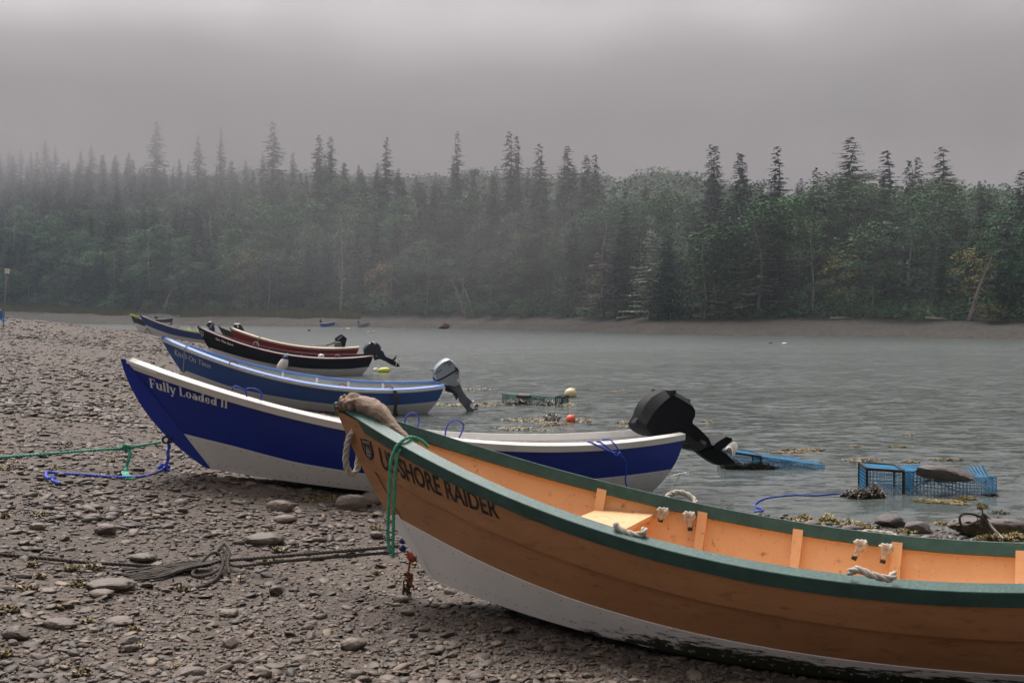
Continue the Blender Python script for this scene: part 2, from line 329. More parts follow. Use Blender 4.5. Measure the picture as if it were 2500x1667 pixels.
def make_boat(k, name, label, mats, rail=(.09, .075), deck=None, frames=(), thwarts=(), group='dories drawn up on the beach', nt_=56, lap=.020, screws=False, strip=None, cap_mat=None):
    h = HULL[k]; base = h.w(h.loc(.5, 1, -1)); base2 = h.w(h.loc(.5, 1, 1)); c = (base+base2)/2
    root = thing(name, c.tolist(), label, 'boat', group)
    ts = np.linspace(0, 1, nt_)**1.15
    # topsides: both sides in one skin, a lapped seam when the photo shows one
    mb = MB(); inner = MB(); low = MB()
    for side in (-1, 1):
        rows = []
        for t in ts:
            b = h.bound(t); r = []
            if h.seam:
                sm = h.seam(t)
                for q in np.linspace(.02, sm, 6): r.append(h.pt(t, q, side, lap))
                for q in np.linspace(sm+.002, b+.02, 6): r.append(h.pt(t, q, side, 0.))
            else:
                for q in np.linspace(.02, b+.02, 11): r.append(h.pt(t, q, side, 0.))
            rows.append([h.w(p) for p in r])
        mb.grid(rows, flip=side < 0)
        rows = [[h.wp(t, q, side, off=.005) for q in np.linspace(h.bound(t), 1, 7)] + [h.wp(t, 1, side, off=-.004)] for t in ts]
        low.grid(rows, flip=side < 0)
        rows = [[h.wp(t, h.bound(t), side, off=-.004), h.wp(t, h.bound(t), side, off=.005)] for t in ts]
        low.grid(rows, flip=side < 0)
        rows = [[h.wp(t, q, side, off=-.024) for q in np.linspace(.02, .93, 9)] for t in ts]
        inner.grid(rows, flip=side > 0)
    low.grid([[h.wp(t, 1, -1), h.wp(t, 1, 1)] for t in ts], flip=True)
    inner.grid([[h.wp(t, .93, -1, off=-.024), h.wp(t, .93, 1, off=-.024)] for t in ts])
    if h.seam:
        mb2 = MB()
    mb.build('topsides', mats['top'], root, 40)
    if screws:
        for q_, n_, of in ((None, 34, .045), (.94, 52, 0)):
            for i in range(n_):
                t = (i+.5)/n_*(.99)+random.uniform(-.003, .003); q = (h.bound(t)+of) if q_ is None else q_+random.uniform(-.01, .01)
                P = h.pt(t, q, -1, .006); e1, e2, e3 = h.frame(t, -1, q); r = .0055
                ring = [h.w(P+r*(math.cos(a)*e2+math.sin(a)*e3)) for a in np.arange(6)/6*6.283]
                top = [h.w(P+e1*.003+r*.6*(math.cos(a)*e2+math.sin(a)*e3)) for a in np.arange(6)/6*6.283]
                low.add(ring+top, [(j, (j+1) % 6, 6+(j+1) % 6, 6+j) for j in range(6)]+[tuple(range(6, 12))], 1)
    low.build('lower_hull', [mats['low'], mats.get('screw', M['letter_black'])], root, 40)
    inner.build('inner_planking', mats['in'], root, 40)
    # transom
    tm = MB(); q = np.linspace(0.02, 1, 8)
    tm.grid([[h.wp(1, a, -1, off=-.002) for a in q], [h.wp(1, a, 1, off=-.002) for a in q]])
    inb = [[h.w(h.pt(1, a, -1, -.02)-np.array([.035, 0, 0])) for a in q], [h.w(h.pt(1, a, 1, -.02)-np.array([.035, 0, 0])) for a in q]]
    tm.grid(inb, flip=True); tm.grid([[h.wp(1, .02, -1, off=-.002), h.wp(1, .02, 1, off=-.002)], [inb[0][0], inb[1][0]]])
    tm.build('transom', mats['top'], root)
    # stem post, curved forward of the hull
    st = MB(); qs = np.linspace(0, 1, 12); fw = []; th = .022
    for a in qs:
        P = h.loc(0, a, -1); f_ = h.bb*4*a*(1-a)*(1 if a < .5 else 1)+.012
        fw.append([h.w(P+np.array([.03, -th, 0])), h.w(P+np.array([-f_+.01, -th*.8, -f_*.3])), h.w(P+np.array([-f_, 0, -f_*.35])), h.w(P+np.array([-f_+.01, th*.8, -f_*.3])), h.w(P+np.array([.03, th, 0]))])
    st.grid(fw)
    if k != 'B': st.m = [1 if (i//4+.5)/11 > h.bound(0) else 0 for i in range(len(st.f))]
    st.add([*fw[0], *fw[-1]], [(0, 1, 2, 3, 4), (9, 8, 7, 6, 5)])
    st.build('stem', [mats['top'], mats['low']], root, 30)
    # rails
    w_, h_ = rail
    for side in (-1, 1):
        rm = MB(); rows = []
        for t in ts:
            G = h.loc(t, 0, side); e1, e2, e3 = h.frame(t, side, .0); r = []
            for a, b in ((0, -.004), (-.004, 0), (-w_+.004, 0), (-w_, -.004), (-w_, -h_), (0, -h_)):
                P = G+e1*a+e2*b
                if P[1]*side < .001: P[1] = .001*side
                r.append(h.w(P))
            rows.append(r)
        rm.grid(rows, closev=True, flip=side > 0)
        rm.add([*rows[0], *rows[-1]], [(0, 1, 2, 3, 4, 5), (11, 10, 9, 8, 7, 6)])
        if cap_mat is not None:      # second colour on the top face
            rm.m = [1 if (i < (len(ts)-1)*6 and i % 6 in (1, 2)) else 0 for i in range(len(rm.f))]
        rm.build('rail', [mats['rail'], cap_mat or mats['rail']], root, 25)
    if strip:
        for side in (-1, 1):
            rm = MB(); rows = []; sh, so_ = strip
            for t in ts:
                G = h.loc(t, 0, side); e1, e2, e3 = h.frame(t, side, .0); r = []
                for a, b in ((.018, -so_), (-.01, -so_), (-.01, -so_-sh), (.018, -so_-sh)):
                    P = G+e1*a+e2*b
                    if P[1]*side < .001: P[1] = .001*side
                    r.append(h.w(P))
                rows.append(r)
            rm.grid(rows, closev=True, flip=side > 0); rm.add([*rows[0], *rows[-1]], [(0, 1, 2, 3), (7, 6, 5, 4)])
            rm.build('rub_strip', mats['strip'], root, 25)
    if deck:
        dm = MB(); td, notch = deck; tt = np.linspace(0, td, 14); rows = []
        for t in tt:
            a = h.loc(t, 0, -1)+h.frame(t, -1)[1]*.004; b = h.loc(t, 0, 1)+h.frame(t, 1)[1]*.004
            rows.append([h.w(a+(b-a)*u+np.array([-(notch if 0 < u < 1 else 0)*t/td*math.sin(u*math.pi), 0, .01*math.sin(u*math.pi)])) for u in np.linspace(0.02, .98, 7)])
        rows2 = [[p-h.axes()[2]*.03 for p in r] for r in rows]
        dm.grid(rows); dm.grid(rows2, flip=True); dm.grid([rows[-1], rows2[-1]]); dm.grid([[r[0] for r in rows], [r[0] for r in rows2]]); dm.grid([[r[-1] for r in rows], [r[-1] for r in rows2]])
        dm.build('bow_deck', mats['deck'], root)
    for (t0, wt, dp) in frames:
        for side in (-1, 1):
            fm = MB(); dt = wt/h.L/2; rows = []
            x0 = h.loc(t0, .08, side)[0]; cand = np.linspace(0, 1, 401)
            for q_ in np.linspace(.085, .92, 8):
                r = []; xs_ = np.array([h.loc(c_, q_, side)[0] for c_ in cand]); tq = float(np.interp(x0, xs_, cand))
                for tt_, of in ((tq-dt, -.0245), (tq-dt, -.0245-dp), (tq+dt, -.0245-dp), (tq+dt, -.0245)):
                    r.append(h.wp(tt_, q_, side, off=of))
                rows.append(r)
            fm.grid(rows, closev=True); fm.add([*rows[0], *rows[-1]], [(0, 1, 2, 3), (7, 6, 5, 4)])
            fm.build('frame', mats['frame'], root)
    for (t0, t1, q_, notch) in thwarts:
        sm = MB(); a0, a1 = (h.pt(t0, q_, s_, -.026) for s_ in (-1, 1)); b0, b1 = (h.pt(t1, q_, s_, -.026) for s_ in (-1, 1))
        z = (a0[2]+b0[2])/2
        for P in (a0, a1, b0, b1): P[2] = z
        up = np.array([0, 0, .025])
        def L_(A_, B_, u): return A_+(B_-A_)*u
        if notch:   # aft edge cut out by a step
            ci = lambda f, g_: L_(L_(a1, b1, f), L_(a0, b0, f), g_)
            poly = [a0, a1, ci(.46, 0), ci(.48, .04), ci(.66, .045), ci(.70, .0), b1, b0]
        else: poly = [a0, a1, b1, b0]
        n = len(poly); sm.add([h.w(p) for p in poly]+[h.w(p-up) for p in poly], [tuple(range(n)), tuple(range(2*n-1, n-1, -1))]+[(i, n+i, n+(i+1) % n, (i+1) % n) for i in range(n)])
        sm.build('thwart', mats['frame'], root)
    return root

def surf_text(h, root, name, polys, box, quad, m, off=.006):
    """lay flat glyph polygons on the near hull side: box (x0,x1,y0,y1) of the writing, quad of (t,q) corners TL,BL,TR,BR"""
    mb = MB(); x0, x1, y0, y1 = box; TL, BL, TR, BR = [np.array(v) for v in quad]
    for i, (vs, fs) in enumerate(polys):
        W_ = []
        for x, y in vs:
            u = (x-x0)/(x1-x0); v = (y1-y)/(y1-y0)
            tq = (TL*(1-v)+BL*v)*(1-u)+(TR*(1-v)+BR*v)*u
            W_.append(h.wp(float(max(tq[0], 0)), float(tq[1]), -1, off=off+.00025*i))
        mb.add(W_, fs)
    return mb.build(name, m, root)
def font_polys(text, bold=0., sx=1.):
    cu = bpy.data.curves.new('tmp', 'FONT'); cu.body = text; cu.offset = bold; cu.resolution_u = 4
    o = bpy.data.objects.new('tmp', cu); COL.objects.link(o); bpy.context.view_layer.update()
    me = bpy.data.meshes.new_from_object(o.evaluated_get(bpy.context.evaluated_depsgraph_get()))
    vs = [(v.co.x*sx, v.co.y) for v in me.vertices]; fs = [tuple(p.vertices) for p in me.polygons]
    bpy.data.objects.remove(o); bpy.data.curves.remove(cu); bpy.data.meshes.remove(me)
    xs = [v[0] for v in vs]; ys = [v[1] for v in vs]
    return [(vs, fs)], (min(xs), max(xs), min(ys), max(ys))
def serif_polys(text, T, t, S):
    """small serif alphabet from strokes: T thick width, t thin width, S serif length"""
    X = .50; C = .72
    def V(x, y0, y1, w=None, top=0, bot=1):
        w = w or T; r = [('r', x-w/2, y0, x+w/2, y1)]
        if bot: r.append(('r', x-w/2-S, y0, x+w/2+S, y0+t))
        if top == 1: r.append(('r', x-w/2-S, y1-t, x+w/2+S, y1))
        if top == 2: r.append(('r', x-w/2-S, y1-t, x, y1))
        return r
    def R(cx, cy, rx, ry, a0=0, a1=360): return [('a', cx, cy, rx, ry, a0, a1)]
    h = T/2
    G = {
     'F': (.56, V(.15, 0, C, top=1)+[('r', .15, C-t, .54, C), ('r', .54-t, C-.17, .54, C), ('r', .15, .34, .40, .34+t), ('r', .40-t, .27, .40, .45)]),
     'u': (.60, V(.13, .08, X, top=2, bot=0)+R(.29, .17, .16+h*.4, .17, 180, 360)+V(.45, 0, X, top=2, bot=0)+[('r', .45, 0, .45+h+S, t)]),
     'l': (.30, V(.15, 0, C, top=2)),
     'y': (.56, [('s', .08, X, .30, .02, T), ('s', .48, X, .20, -.22, t*1.4), ('r', 0, X-t, .22, X), ('r', .36, X-t, .58, X), ('r', .08, -.24, .24, -.24+T*.7)]),
     'L': (.58, V(.15, 0, C, top=1)+[('r', .15, 0, .54, t), ('r', .54-t, 0, .54, .20)]),
     'o': (.56, R(.28, .25, .24, .26)), 'O': (.76, R(.38, .36, .34, .37)),
     'a': (.54, R(.22, .16, .18, .17)+R(.24, .34, .18, .16, 0, 150)+V(.42, 0, .36, bot=0)+[('r', .42, 0, .42+h+S, t)]),
     'd': (.60, R(.24, .24, .21, .25)+V(.45, 0, C, top=2, bot=0)+[('r', .45, 0, .45+h+S, t)]),
     'e': (.52, R(.26, .25, .22, .26, 25, 335)+[('r', .08, .25, .46, .25+t)]),
     'I': (.34, V(.17, 0, C, top=1)),
     'K': (.70, V(.15, 0, C, top=1)+[('s', .18, .32, .56, C, t*1.3), ('s', .26, .42, .60, 0, T), ('r', .46, C-t, .68, C), ('r', .50, 0, .72, t)]),
     'n': (.62, V(.13, 0, X, top=2)+R(.29, .33, .17, .17, 0, 180)+V(.46, 0, .36)),
     'm': (.92, V(.13, 0, X, top=2)+R(.29, .33, .16, .17, 0, 180)+V(.45, 0, .36)+R(.61, .33, .16, .17, 0, 180)+V(.77, 0, .36)),
     't': (.36, V(.16, 0, .64, bot=0)+[('r', .02, X-t, .34, X), ('r', .16, 0, .34, t)]),
     'T': (.64, V(.32, 0, C)+[('r', .04, C-t, .60, C), ('r', .04, C-.18, .04+t, C), ('r', .60-t, C-.18, .60, C)]),
     'i': (.30, V(.15, 0, X, top=2)+[('r', .15-h, .60, .15+h, .60+T)]), '-': (.34, [('r', .04, .24, .30, .24+t*1.6)]), ' ': (.26, [])}
    polys = []; x = 0
    for c in text:
        adv, pr = G[c]
        for p in pr:
            if p[0] == 'r': polys.append(([(x+p[1], p[2]), (x+p[3], p[2]), (x+p[3], p[4]), (x+p[1], p[4])], [(0, 1, 2, 3)]))
            elif p[0] == 's':
                dx, dy = p[3]-p[1], p[4]-p[2]; l = math.hypot(dx, dy); w2 = p[5]/2*l/max(abs(dy), .2*l)
                polys.append(([(x+p[1]-w2, p[2]), (x+p[1]+w2, p[2]), (x+p[3]+w2, p[4]), (x+p[3]-w2, p[4])], [(0, 1, 2, 3)]))
            else:
                _, cx, cy, rx, ry, a0, a1 = p; n = 16; vs = []; fs = []
                for i in range(n+1):
                    a = math.radians(a0+(a1-a0)*i/n); w_ = t+(T-t)*abs(math.cos(a))
                    vs += [(x+cx+rx*math.cos(a), cy+ry*math.sin(a)), (x+cx+(rx-w_)*math.cos(a), cy+(ry-w_*.9)*math.sin(a))]
                    if i: fs.append((2*i-2, 2*i-1, 2*i+1, 2*i))
                polys.append((vs, fs))
        x += adv
    xs = [v[0] for p in polys for v in p[0]]
    return polys, (min(xs), max(xs), 0, .72)

# ------------------------------------------------------------------ near beach ground
CP = []
for k, H_ in HULL.items():
    for t in (0, .15, .3, .5, .7, .85, 1):
        zs = []
        for sd_ in (-1, 1):
            P = H_.w(H_.loc(t, 1, sd_)); zs.append(P)
        P = (zs[0]+zs[1])/2; z = min(zs[0][2], zs[1][2])
        gap = .02 if z > .06 else .02+.10*min(1, (.06-z)/.06)
        if k == 'A': gap = (.15, .09, .045, .015, .008, .01, .03)[(0, .15, .3, .5, .7, .85, 1).index(t)]
        if k == 'B': gap = (.075, .05, .03, .02, .06, .10, .13)[(0, .15, .3, .5, .7, .85, 1).index(t)]
        CP.append((P[0], P[1], z-gap))
CP += [(0, 0, .36), (-2.5, 5, .25), (2, 4.5, .10), (0, 5.2, .13), (4.5, 3.5, .12), (-3, 1, .42), (6, 0, .1), (-1.6, 7.3, .16), (-2.2, 8.6, .27), (-4.8, 10, .66), (-3.8, 8, .45), (-9.6, 20, 1.05), (-16.8, 35, 1.35), (-27, 50, 1.7), (-29, 60, 1.85), (-34, 75, 1.80), (-36, 82, 1.2),
       (-40, 60, 2.1), (-60, 70, 2.1), (-46, 88, .6), (-60, 96, -.6), (-45, 100, -1.0), (-30, 97, -.9), (-22, 92, -.9), (-25, 78, .10), (-20, 74, -.3), (-80, 60, 2.2), (-30, 30, 2.0), (-20, 15, 1.7), (-14, 5, 1.2),
       (12, 6.4, 0), (8, 8.4, 0), (4.7, 9.75, 0), (3.3, 10.35, 0), (2.6, 10.7, .0), (4.7, 8.9, .07), (3.4, 9.6, .05), (2.4, 10.1, .04), (7, 7.5, .08), (5, 6, .12),
       (3.3, 12.5, -.22), (6, 12, -.3), (1.2, 14.5, -.15), (0, 20, -.28), (3, 25, -.8), (0, 35, -.9), (-4, 45, -.7), (-8, 60, -.7), (-12, 90, -1.1), (10, 20, -.9), (15, 10, -.35), (25, 8, -.6), (30, 40, -1.1), (-2, 17.5, .0), (-1.2, 16, -.02), (.4, 12.6, -.05), (-3.4, 26, -.02), (-5, 30, -.04), (-3, 30, -.3)]
CP = np.array(CP)
def _ker(A, B): return np.sqrt(((A[:, None, :]-B[None])**2).sum(-1)+.15)
_n = len(CP); _A = np.zeros((_n+3, _n+3)); _A[:_n, :_n] = _ker(CP[:, :2], CP[:, :2])-.002*np.eye(_n); _A[:_n, _n] = 1; _A[:_n, _n+1:] = CP[:, :2]
_A[_n, :_n] = 1; _A[_n+1:, :_n] = CP[:, :2].T
_w = np.linalg.solve(_A, np.r_[CP[:, 2], 0, 0, 0])
def gz(x, y, rough=True):
    x = np.atleast_1d(np.asarray(x, float)); y = np.atleast_1d(np.asarray(y, float)); P = np.stack([x, y], 1); r = np.empty(len(x))
    for i in range(0, len(x), 20000):
        q = P[i:i+20000]; r[i:i+20000] = _ker(q, CP[:, :2]) @ _w[:_n]+_w[_n]+q @ _w[_n+1:]
    r = np.clip(r, -1.2, 2.4); r = np.where(y > 92, np.minimum(r, 2.2-(y-92)*.25), r); r = np.maximum(r, -1.2)
    if rough: r = r+(vnoise(x*1.7, y*1.7, 1)-.5)*.025+(vnoise(x*6, y*6, 2)-.5)*.012
    return r
_ys = np.concatenate([np.linspace(-6, 4, 20)[:-1], np.geomspace(4, 112, 300)])
_us = np.linspace(-1, 1, 300)
GX = _us[None, :]*(1.05*_ys[:, None]+12.); GY = np.repeat(_ys[:, None], 300, 1)
GZ = gz(GX.ravel(), GY.ravel()).reshape(GX.shape)
mb = MB(); mb.grid(np.stack([GX, GY, GZ], -1), flip=True)
def ground_mat(name, far=False):
    m = bpy.data.materials.new(name); m.use_nodes = True; t = m.node_tree; N = t.nodes; L = t.links; p = N['Principled BSDF']
    g = N.new('ShaderNodeNewGeometry'); s_ = g.outputs['Position']
    def vor(sc, st=(1, 1, 1), feat='F1'):
        mpn = N.new('ShaderNodeMapping'); mpn.inputs['Scale'].default_value = st; L.new(s_, mpn.inputs[0])
        v = N.new('ShaderNodeTexVoronoi'); v.inputs['Scale'].default_value = sc; v.feature = feat; L.new(mpn.outputs[0], v.inputs['Vector']); return v
    def noi_(sc, det=6):
        n = N.new('ShaderNodeTexNoise'); n.inputs['Scale'].default_value = sc; n.inputs['Detail'].default_value = det; n.inputs['Roughness'].default_value = .65; L.new(s_, n.inputs['Vector']); return n
    def rgbramp(src, stops):
        r = N.new('ShaderNodeValToRGB'); L.new(src, r.inputs['Fac']); e = r.color_ramp.elements
        e[0].position, e[0].color = stops[0][0], (*stops[0][1], 1); e[1].position, e[1].color = stops[-1][0], (*stops[-1][1], 1)
        for q, c in stops[1:-1]: x = e.new(q); x.color = (*c, 1)
        return r.outputs['Color']
    v1 = vor(26 if not far else 1.5); v2 = vor(70 if not far else 4)
    cs = N.new('ShaderNodeSeparateColor'); L.new(v1.outputs['Color'], cs.inputs[0])
    c1 = rgbramp(cs.outputs[0], [(0, (.044, .031, .022)), (.5, (.083, .059, .041)), (1, (.136, .098, .072))]) if not far else rgbramp(cs.outputs[0], [(0, (.026, .021, .016)), (1, (.052, .041, .031))])
    c2 = rgbramp(noi_(1.3 if not far else .15).outputs['Fac'], [(.35, (.054, .039, .031)), (.65, (.094, .069, .054))]) if not far else rgbramp(noi_(.15).outputs['Fac'], [(.3, (.025, .021, .015)), (.7, (.056, .045, .034))])
    mx = N.new('ShaderNodeMix'); mx.data_type = 'RGBA'; mx.inputs['Factor'].default_value = .5; L.new(c1, mx.inputs['A']); L.new(c2, mx.inputs['B'])
    col = mx.outputs['Result']
    if far:     # forest floor above the strand
        sz = N.new('ShaderNodeSeparateXYZ'); L.new(s_, sz.inputs[0]); r = N.new('ShaderNodeMapRange'); r.inputs['From Min'].default_value = 3.2; r.inputs['From Max'].default_value = 5.5; L.new(sz.outputs['Z'], r.inputs['Value'])
        m2 = N.new('ShaderNodeMix'); m2.data_type = 'RGBA'; L.new(r.outputs['Result'], m2.inputs['Factor']); L.new(col, m2.inputs['A']); m2.inputs['B'].default_value = (.022, .026, .018, 1); col = m2.outputs['Result']
        p.inputs['Roughness'].default_value = .9
    else:       # wet sand and weed stain close to the waterline
        sz = N.new('ShaderNodeSeparateXYZ'); L.new(s_, sz.inputs[0]); r = N.new('ShaderNodeMapRange'); r.inputs['From Min'].default_value = .10; r.inputs['From Max'].default_value = -.02; L.new(sz.outputs['Z'], r.inputs['Value'])
        m2 = N.new('ShaderNodeMix'); m2.data_type = 'RGBA'; L.new(r.outputs['Result'], m2.inputs['Factor']); L.new(col, m2.inputs['A']); m2.inputs['B'].default_value = (.05, .045, .04, 1); col = m2.outputs['Result']
        rr = N.new('ShaderNodeMapRange'); rr.inputs['From Min'].default_value = .12; rr.inputs['From Max'].default_value = 0; rr.inputs['To Min'].default_value = .8; rr.inputs['To Max'].default_value = .35; L.new(sz.outputs['Z'], rr.inputs['Value']); L.new(rr.outputs['Result'], p.inputs['Roughness'])
    L.new(col, p.inputs['Base Color'])
    b = N.new('ShaderNodeBump'); b.inputs['Strength'].default_value = .8; b.inputs['Distance'].default_value = .02 if not far else .3
    L.new(v1.outputs['Distance'], b.inputs['Height']); b2 = N.new('ShaderNodeBump'); b2.inputs['Strength'].default_value = .6; b2.inputs['Distance'].default_value = .01 if not far else .1
    b.invert = True; b2.invert = True
    L.new(v2.outputs['Distance'], b2.inputs['Height']); L.new(b.outputs[0], b2.inputs['Normal']); L.new(b2.outputs[0], p.inputs['Normal'])
    return m
M['gravel'] = ground_mat('beach_gravel'); M['far_ground'] = ground_mat('far_strand', True)
o = mb.build('beach', M['gravel'], smooth=True); tag(o, 'brown grey shingle beach the dories lie on', 'beach', kind='structure')

# ------------------------------------------------------------------ water
wm = bpy.data.materials.new('harbour_water'); wm.use_nodes = True; t = wm.node_tree; N = t.nodes; L = t.links; p = N['Principled BSDF']
p.inputs['Base Color'].default_value = (.088, .102, .096, 1); p.inputs['Roughness'].default_value = .06; p.inputs['IOR'].default_value = 1.33; p.inputs['Specular IOR Level'].default_value = .5
g = N.new('ShaderNodeNewGeometry')
def wn(sc, st, det=3, dist=0.):
    mpn = N.new('ShaderNodeMapping'); mpn.inputs['Scale'].default_value = st; mpn.inputs['Rotation'].default_value = (0, 0, .12); L.new(g.outputs['Position'], mpn.inputs[0])
    n = N.new('ShaderNodeTexNoise'); n.inputs['Scale'].default_value = sc; n.inputs['Detail'].default_value = det; n.inputs['Roughness'].default_value = .55; n.inputs['Distortion'].default_value = dist
    L.new(mpn.outputs[0], n.inputs['Vector']); return n.outputs['Fac']
def wc_(st, det, off):
    mpn = N.new('ShaderNodeMapping'); mpn.inputs['Scale'].default_value = st; mpn.inputs['Rotation'].default_value = (0, 0, .10); mpn.inputs['Location'].default_value = (off, off*.7, 0); L.new(g.outputs['Position'], mpn.inputs[0])
    n = N.new('ShaderNodeTexNoise'); n.inputs['Scale'].default_value = 1; n.inputs['Detail'].default_value = det; n.inputs['Roughness'].default_value = .6; n.inputs['Distortion'].default_value = .25; L.new(mpn.outputs[0], n.inputs['Vector'])
    q = N.new('ShaderNodeVectorMath'); q.operation = 'SUBTRACT'; q.inputs[1].default_value = (.5, .5, .5); L.new(n.outputs['Color'], q.inputs[0]); return q.outputs[0]
def vm(op, a, b):
    q = N.new('ShaderNodeVectorMath'); q.operation = op
    for k_, v_ in ((0, a), (1, b)):
        if isinstance(v_, tuple): q.inputs[k_].default_value = v_
        else: L.new(v_, q.inputs[k_])
    return q.outputs[0]
sxyz = N.new('ShaderNodeSeparateXYZ'); L.new(g.outputs['Position'], sxyz.inputs[0])
def mrw(src, a, b, c, d):
    q = N.new('ShaderNodeMapRange'); L.new(src, q.inputs['Value'])
    for nm, v_ in (('From Min', a), ('From Max', b), ('To Min', c), ('To Max', d)): q.inputs[nm].default_value = v_
    return q.outputs['Result']
calm = mrw(sxyz.outputs['Y'], 9, 32, .28, 1.0); gust = mrw(wn(1.0, (.09, .20, 1), 2), .36, .60, .45, 1.15)
am = N.new('ShaderNodeMath'); am.operation = 'MULTIPLY'; L.new(calm, am.inputs[0]); L.new(gust, am.inputs[1])
sc_ = N.new('ShaderNodeVectorMath'); sc_.operation = 'SCALE'
L.new(vm('ADD', vm('MULTIPLY', wc_((1.9, 6.0, 1), 4, 0.), (.42, 1.25, 0)), vm('MULTIPLY', wc_((8, 22, 1), 4, 9.), (.45, 1.25, 0))), sc_.inputs[0]); L.new(am.outputs[0], sc_.inputs['Scale'])
nn = N.new('ShaderNodeVectorMath'); nn.operation = 'NORMALIZE'; L.new(vm('ADD', sc_.outputs[0], (0, -.015, 1)), nn.inputs[0]); L.new(nn.outputs[0], p.inputs['Normal'])
L.new(mrw(sxyz.outputs['Y'], 10, 70, .07, .28), p.inputs['Roughness'])
mb = MB(); mb.add([(-400, 2, 0), (400, 2, 0), (400, 420, 0), (-400, 420, 0)], [(0, 1, 2, 3)])
tag(mb.build('water', wm), 'rippled grey green water of the cove', 'water', kind='structure')

# ------------------------------------------------------------------ far shore, terrain
def far_prof(u):
    """bearing u = X/Y -> distance of the far waterline, height of the tree foot, slope, strand width"""
    x = 1250+u*F_PX
    D = np.interp(x, [-600, 65, 400, 700, 1100, 1600, 2100, 2500, 3200], [330, 285, 240, 206, 172, 117, 102, 91, 84])
    z0 = np.interp(x, [-600, 0, 400, 700, 1150, 1600, 2100, 2500], [5.5, 5.0, 2.9, 2.7, 2.1, 1.75, 1.95, 1.5])
    sl = np.interp(x, [0, 700, 1250, 1900, 2500], [.56, .46, .38, .27, .25])
    w = np.interp(x, [0, 900, 1600, 2500], [28, 20, 16, 15])
    return D, z0, sl, w
def fz(u, Y):
    D, z0, sl, w = far_prof(u); s = Y-D
    z = np.where(s < 0, s*.15, np.where(s < w, z0*(np.clip(s, 0, None)/w)**.9, z0+sl*np.minimum(s-w, 92+.15*(92-(s-w)))*smooth01((s-w)/12)))
    z = np.where(s-w > 96, z-.5*(s-w-96), z)
    z = z+np.where(s > w, (vnoise(u*Y/9, Y/9, 5)-.5)*3*smooth01((s-w)/15), (vnoise(u*Y/3, Y/3, 6)-.5)*.18)
    return np.maximum(z, -1.2)
uu = np.linspace(-.78, .78, 420); ss = np.concatenate([np.linspace(-8, 0, 5)[:-1], np.linspace(0, 30, 34)[:-1], np.geomspace(30, 170, 50)])
U, S_ = np.meshgrid(uu, ss); Dg = far_prof(U)[0]; Yg = Dg+S_
mb = MB(); mb.grid(np.stack([U*Yg, Yg, fz(U, Yg)], -1), flip=True)
tag(mb.build('hillside', M['far_ground'], smooth=True), 'far strand and wooded hillside across the cove', 'hill', kind='structure')

# unseen bank added behind the camera to keep low sky light off the hulls
bx_, by_ = np.meshgrid(np.linspace(-110, 90, 80), np.linspace(-9, -58, 34)); bz = .3+.75*smooth01((-9-by_)/6)+(-9-by_)*.62*smooth01((-9-by_)/10)+(vnoise(bx_/7, by_/7, 71)-.5)*3.5*smooth01((-9-by_)/12)+7*smooth01((-12-by_)/16)
mb = MB(); mb.grid(np.stack([bx_, by_, bz-1.5*smooth01((by_+14)/5)], -1)); tag(mb.build('hillside', M['far_ground'], smooth=True), 'added unseen dark bank behind the beach, shading the boat sides', 'hill', kind='structure')

# ------------------------------------------------------------------ dories
def stain_low():
    """white paint, olive-black growth creeping up from the chine of the after half"""
    m = mat('growth_stained_white_paint', (.80, .77, .75), .5, (.72, .69, .67), 3, .1, 40)
    t = m.node_tree; N = t.nodes; L = t.links; p = N['Principled BSDF']; old = p.inputs['Base Color'].links[0].from_socket
    at_ = N.new('ShaderNodeAttribute'); at_.attribute_name = 'growth'
    tc_ = N.new('ShaderNodeTexCoord'); mp_ = N.new('ShaderNodeMapping'); mp_.inputs['Rotation'].default_value = (0, 0, .41); mp_.inputs['Scale'].default_value = (5, 14, 40); L.new(tc_.outputs['Object'], mp_.inputs[0])
    n_ = N.new('ShaderNodeTexNoise'); n_.inputs['Scale'].default_value = 1.; n_.inputs['Detail'].default_value = 7; n_.inputs['Roughness'].default_value = .7; L.new(mp_.outputs[0], n_.inputs['Vector'])
    ad = N.new('ShaderNodeMath'); ad.operation = 'ADD'; L.new(at_.outputs['Fac'], ad.inputs[0]); L.new(n_.outputs['Fac'], ad.inputs[1])
    mr = N.new('ShaderNodeMapRange'); mr.inputs['From Min'].default_value = .98; mr.inputs['From Max'].default_value = 1.08; L.new(ad.outputs[0], mr.inputs['Value'])
    m1 = N.new('ShaderNodeMix'); m1.data_type = 'RGBA'; L.new(mr.outputs['Result'], m1.inputs['Factor']); L.new(old, m1.inputs['A']); m1.inputs['B'].default_value = (.022, .024, .010, 1)
    L.new(m1.outputs['Result'], p.inputs['Base Color']); return m
G_OF = {'A': lambda t, q: max(0., min(1, (t-.10)/.35))*(.40+.25*q)+.12*q}
A = make_boat('A', 'dory', 'orange dory with dark green rails and white lower strake, nearest the camera',
    {'top': M['orange_out'], 'low': stain_low(), 'in': M['orange_in'], 'rail': M['green_rail'], 'frame': M['orange_in'], 'screw': M['metal']},
    rail=(.088, .082), frames=[(.315, .065, .05), (.44, .065, .05), (.555, .065, .05), (.667, .065, .05), (.795, .065, .05), (.91, .065, .05)], thwarts=[(.300, .372, .235, True)], screws=True, nt_=72)
B = make_boat('B', 'dory', 'royal blue dory with thick white rails and a black covered outboard, second from the camera',
    {'top': M['blue_B'], 'low': M['white_hull'], 'in': M['white_in'], 'rail': M['white_rail'], 'frame': M['white_in'], 'deck': M['white_rail'], 'screw': M['letter_black']},
    rail=(.085, .07), deck=(.055, .06), frames=[(.3, .05, .03), (.45, .05, .03), (.6, .05, .03), (.75, .05, .03)], thwarts=[(.52, .57, .45, False)], screws=True)
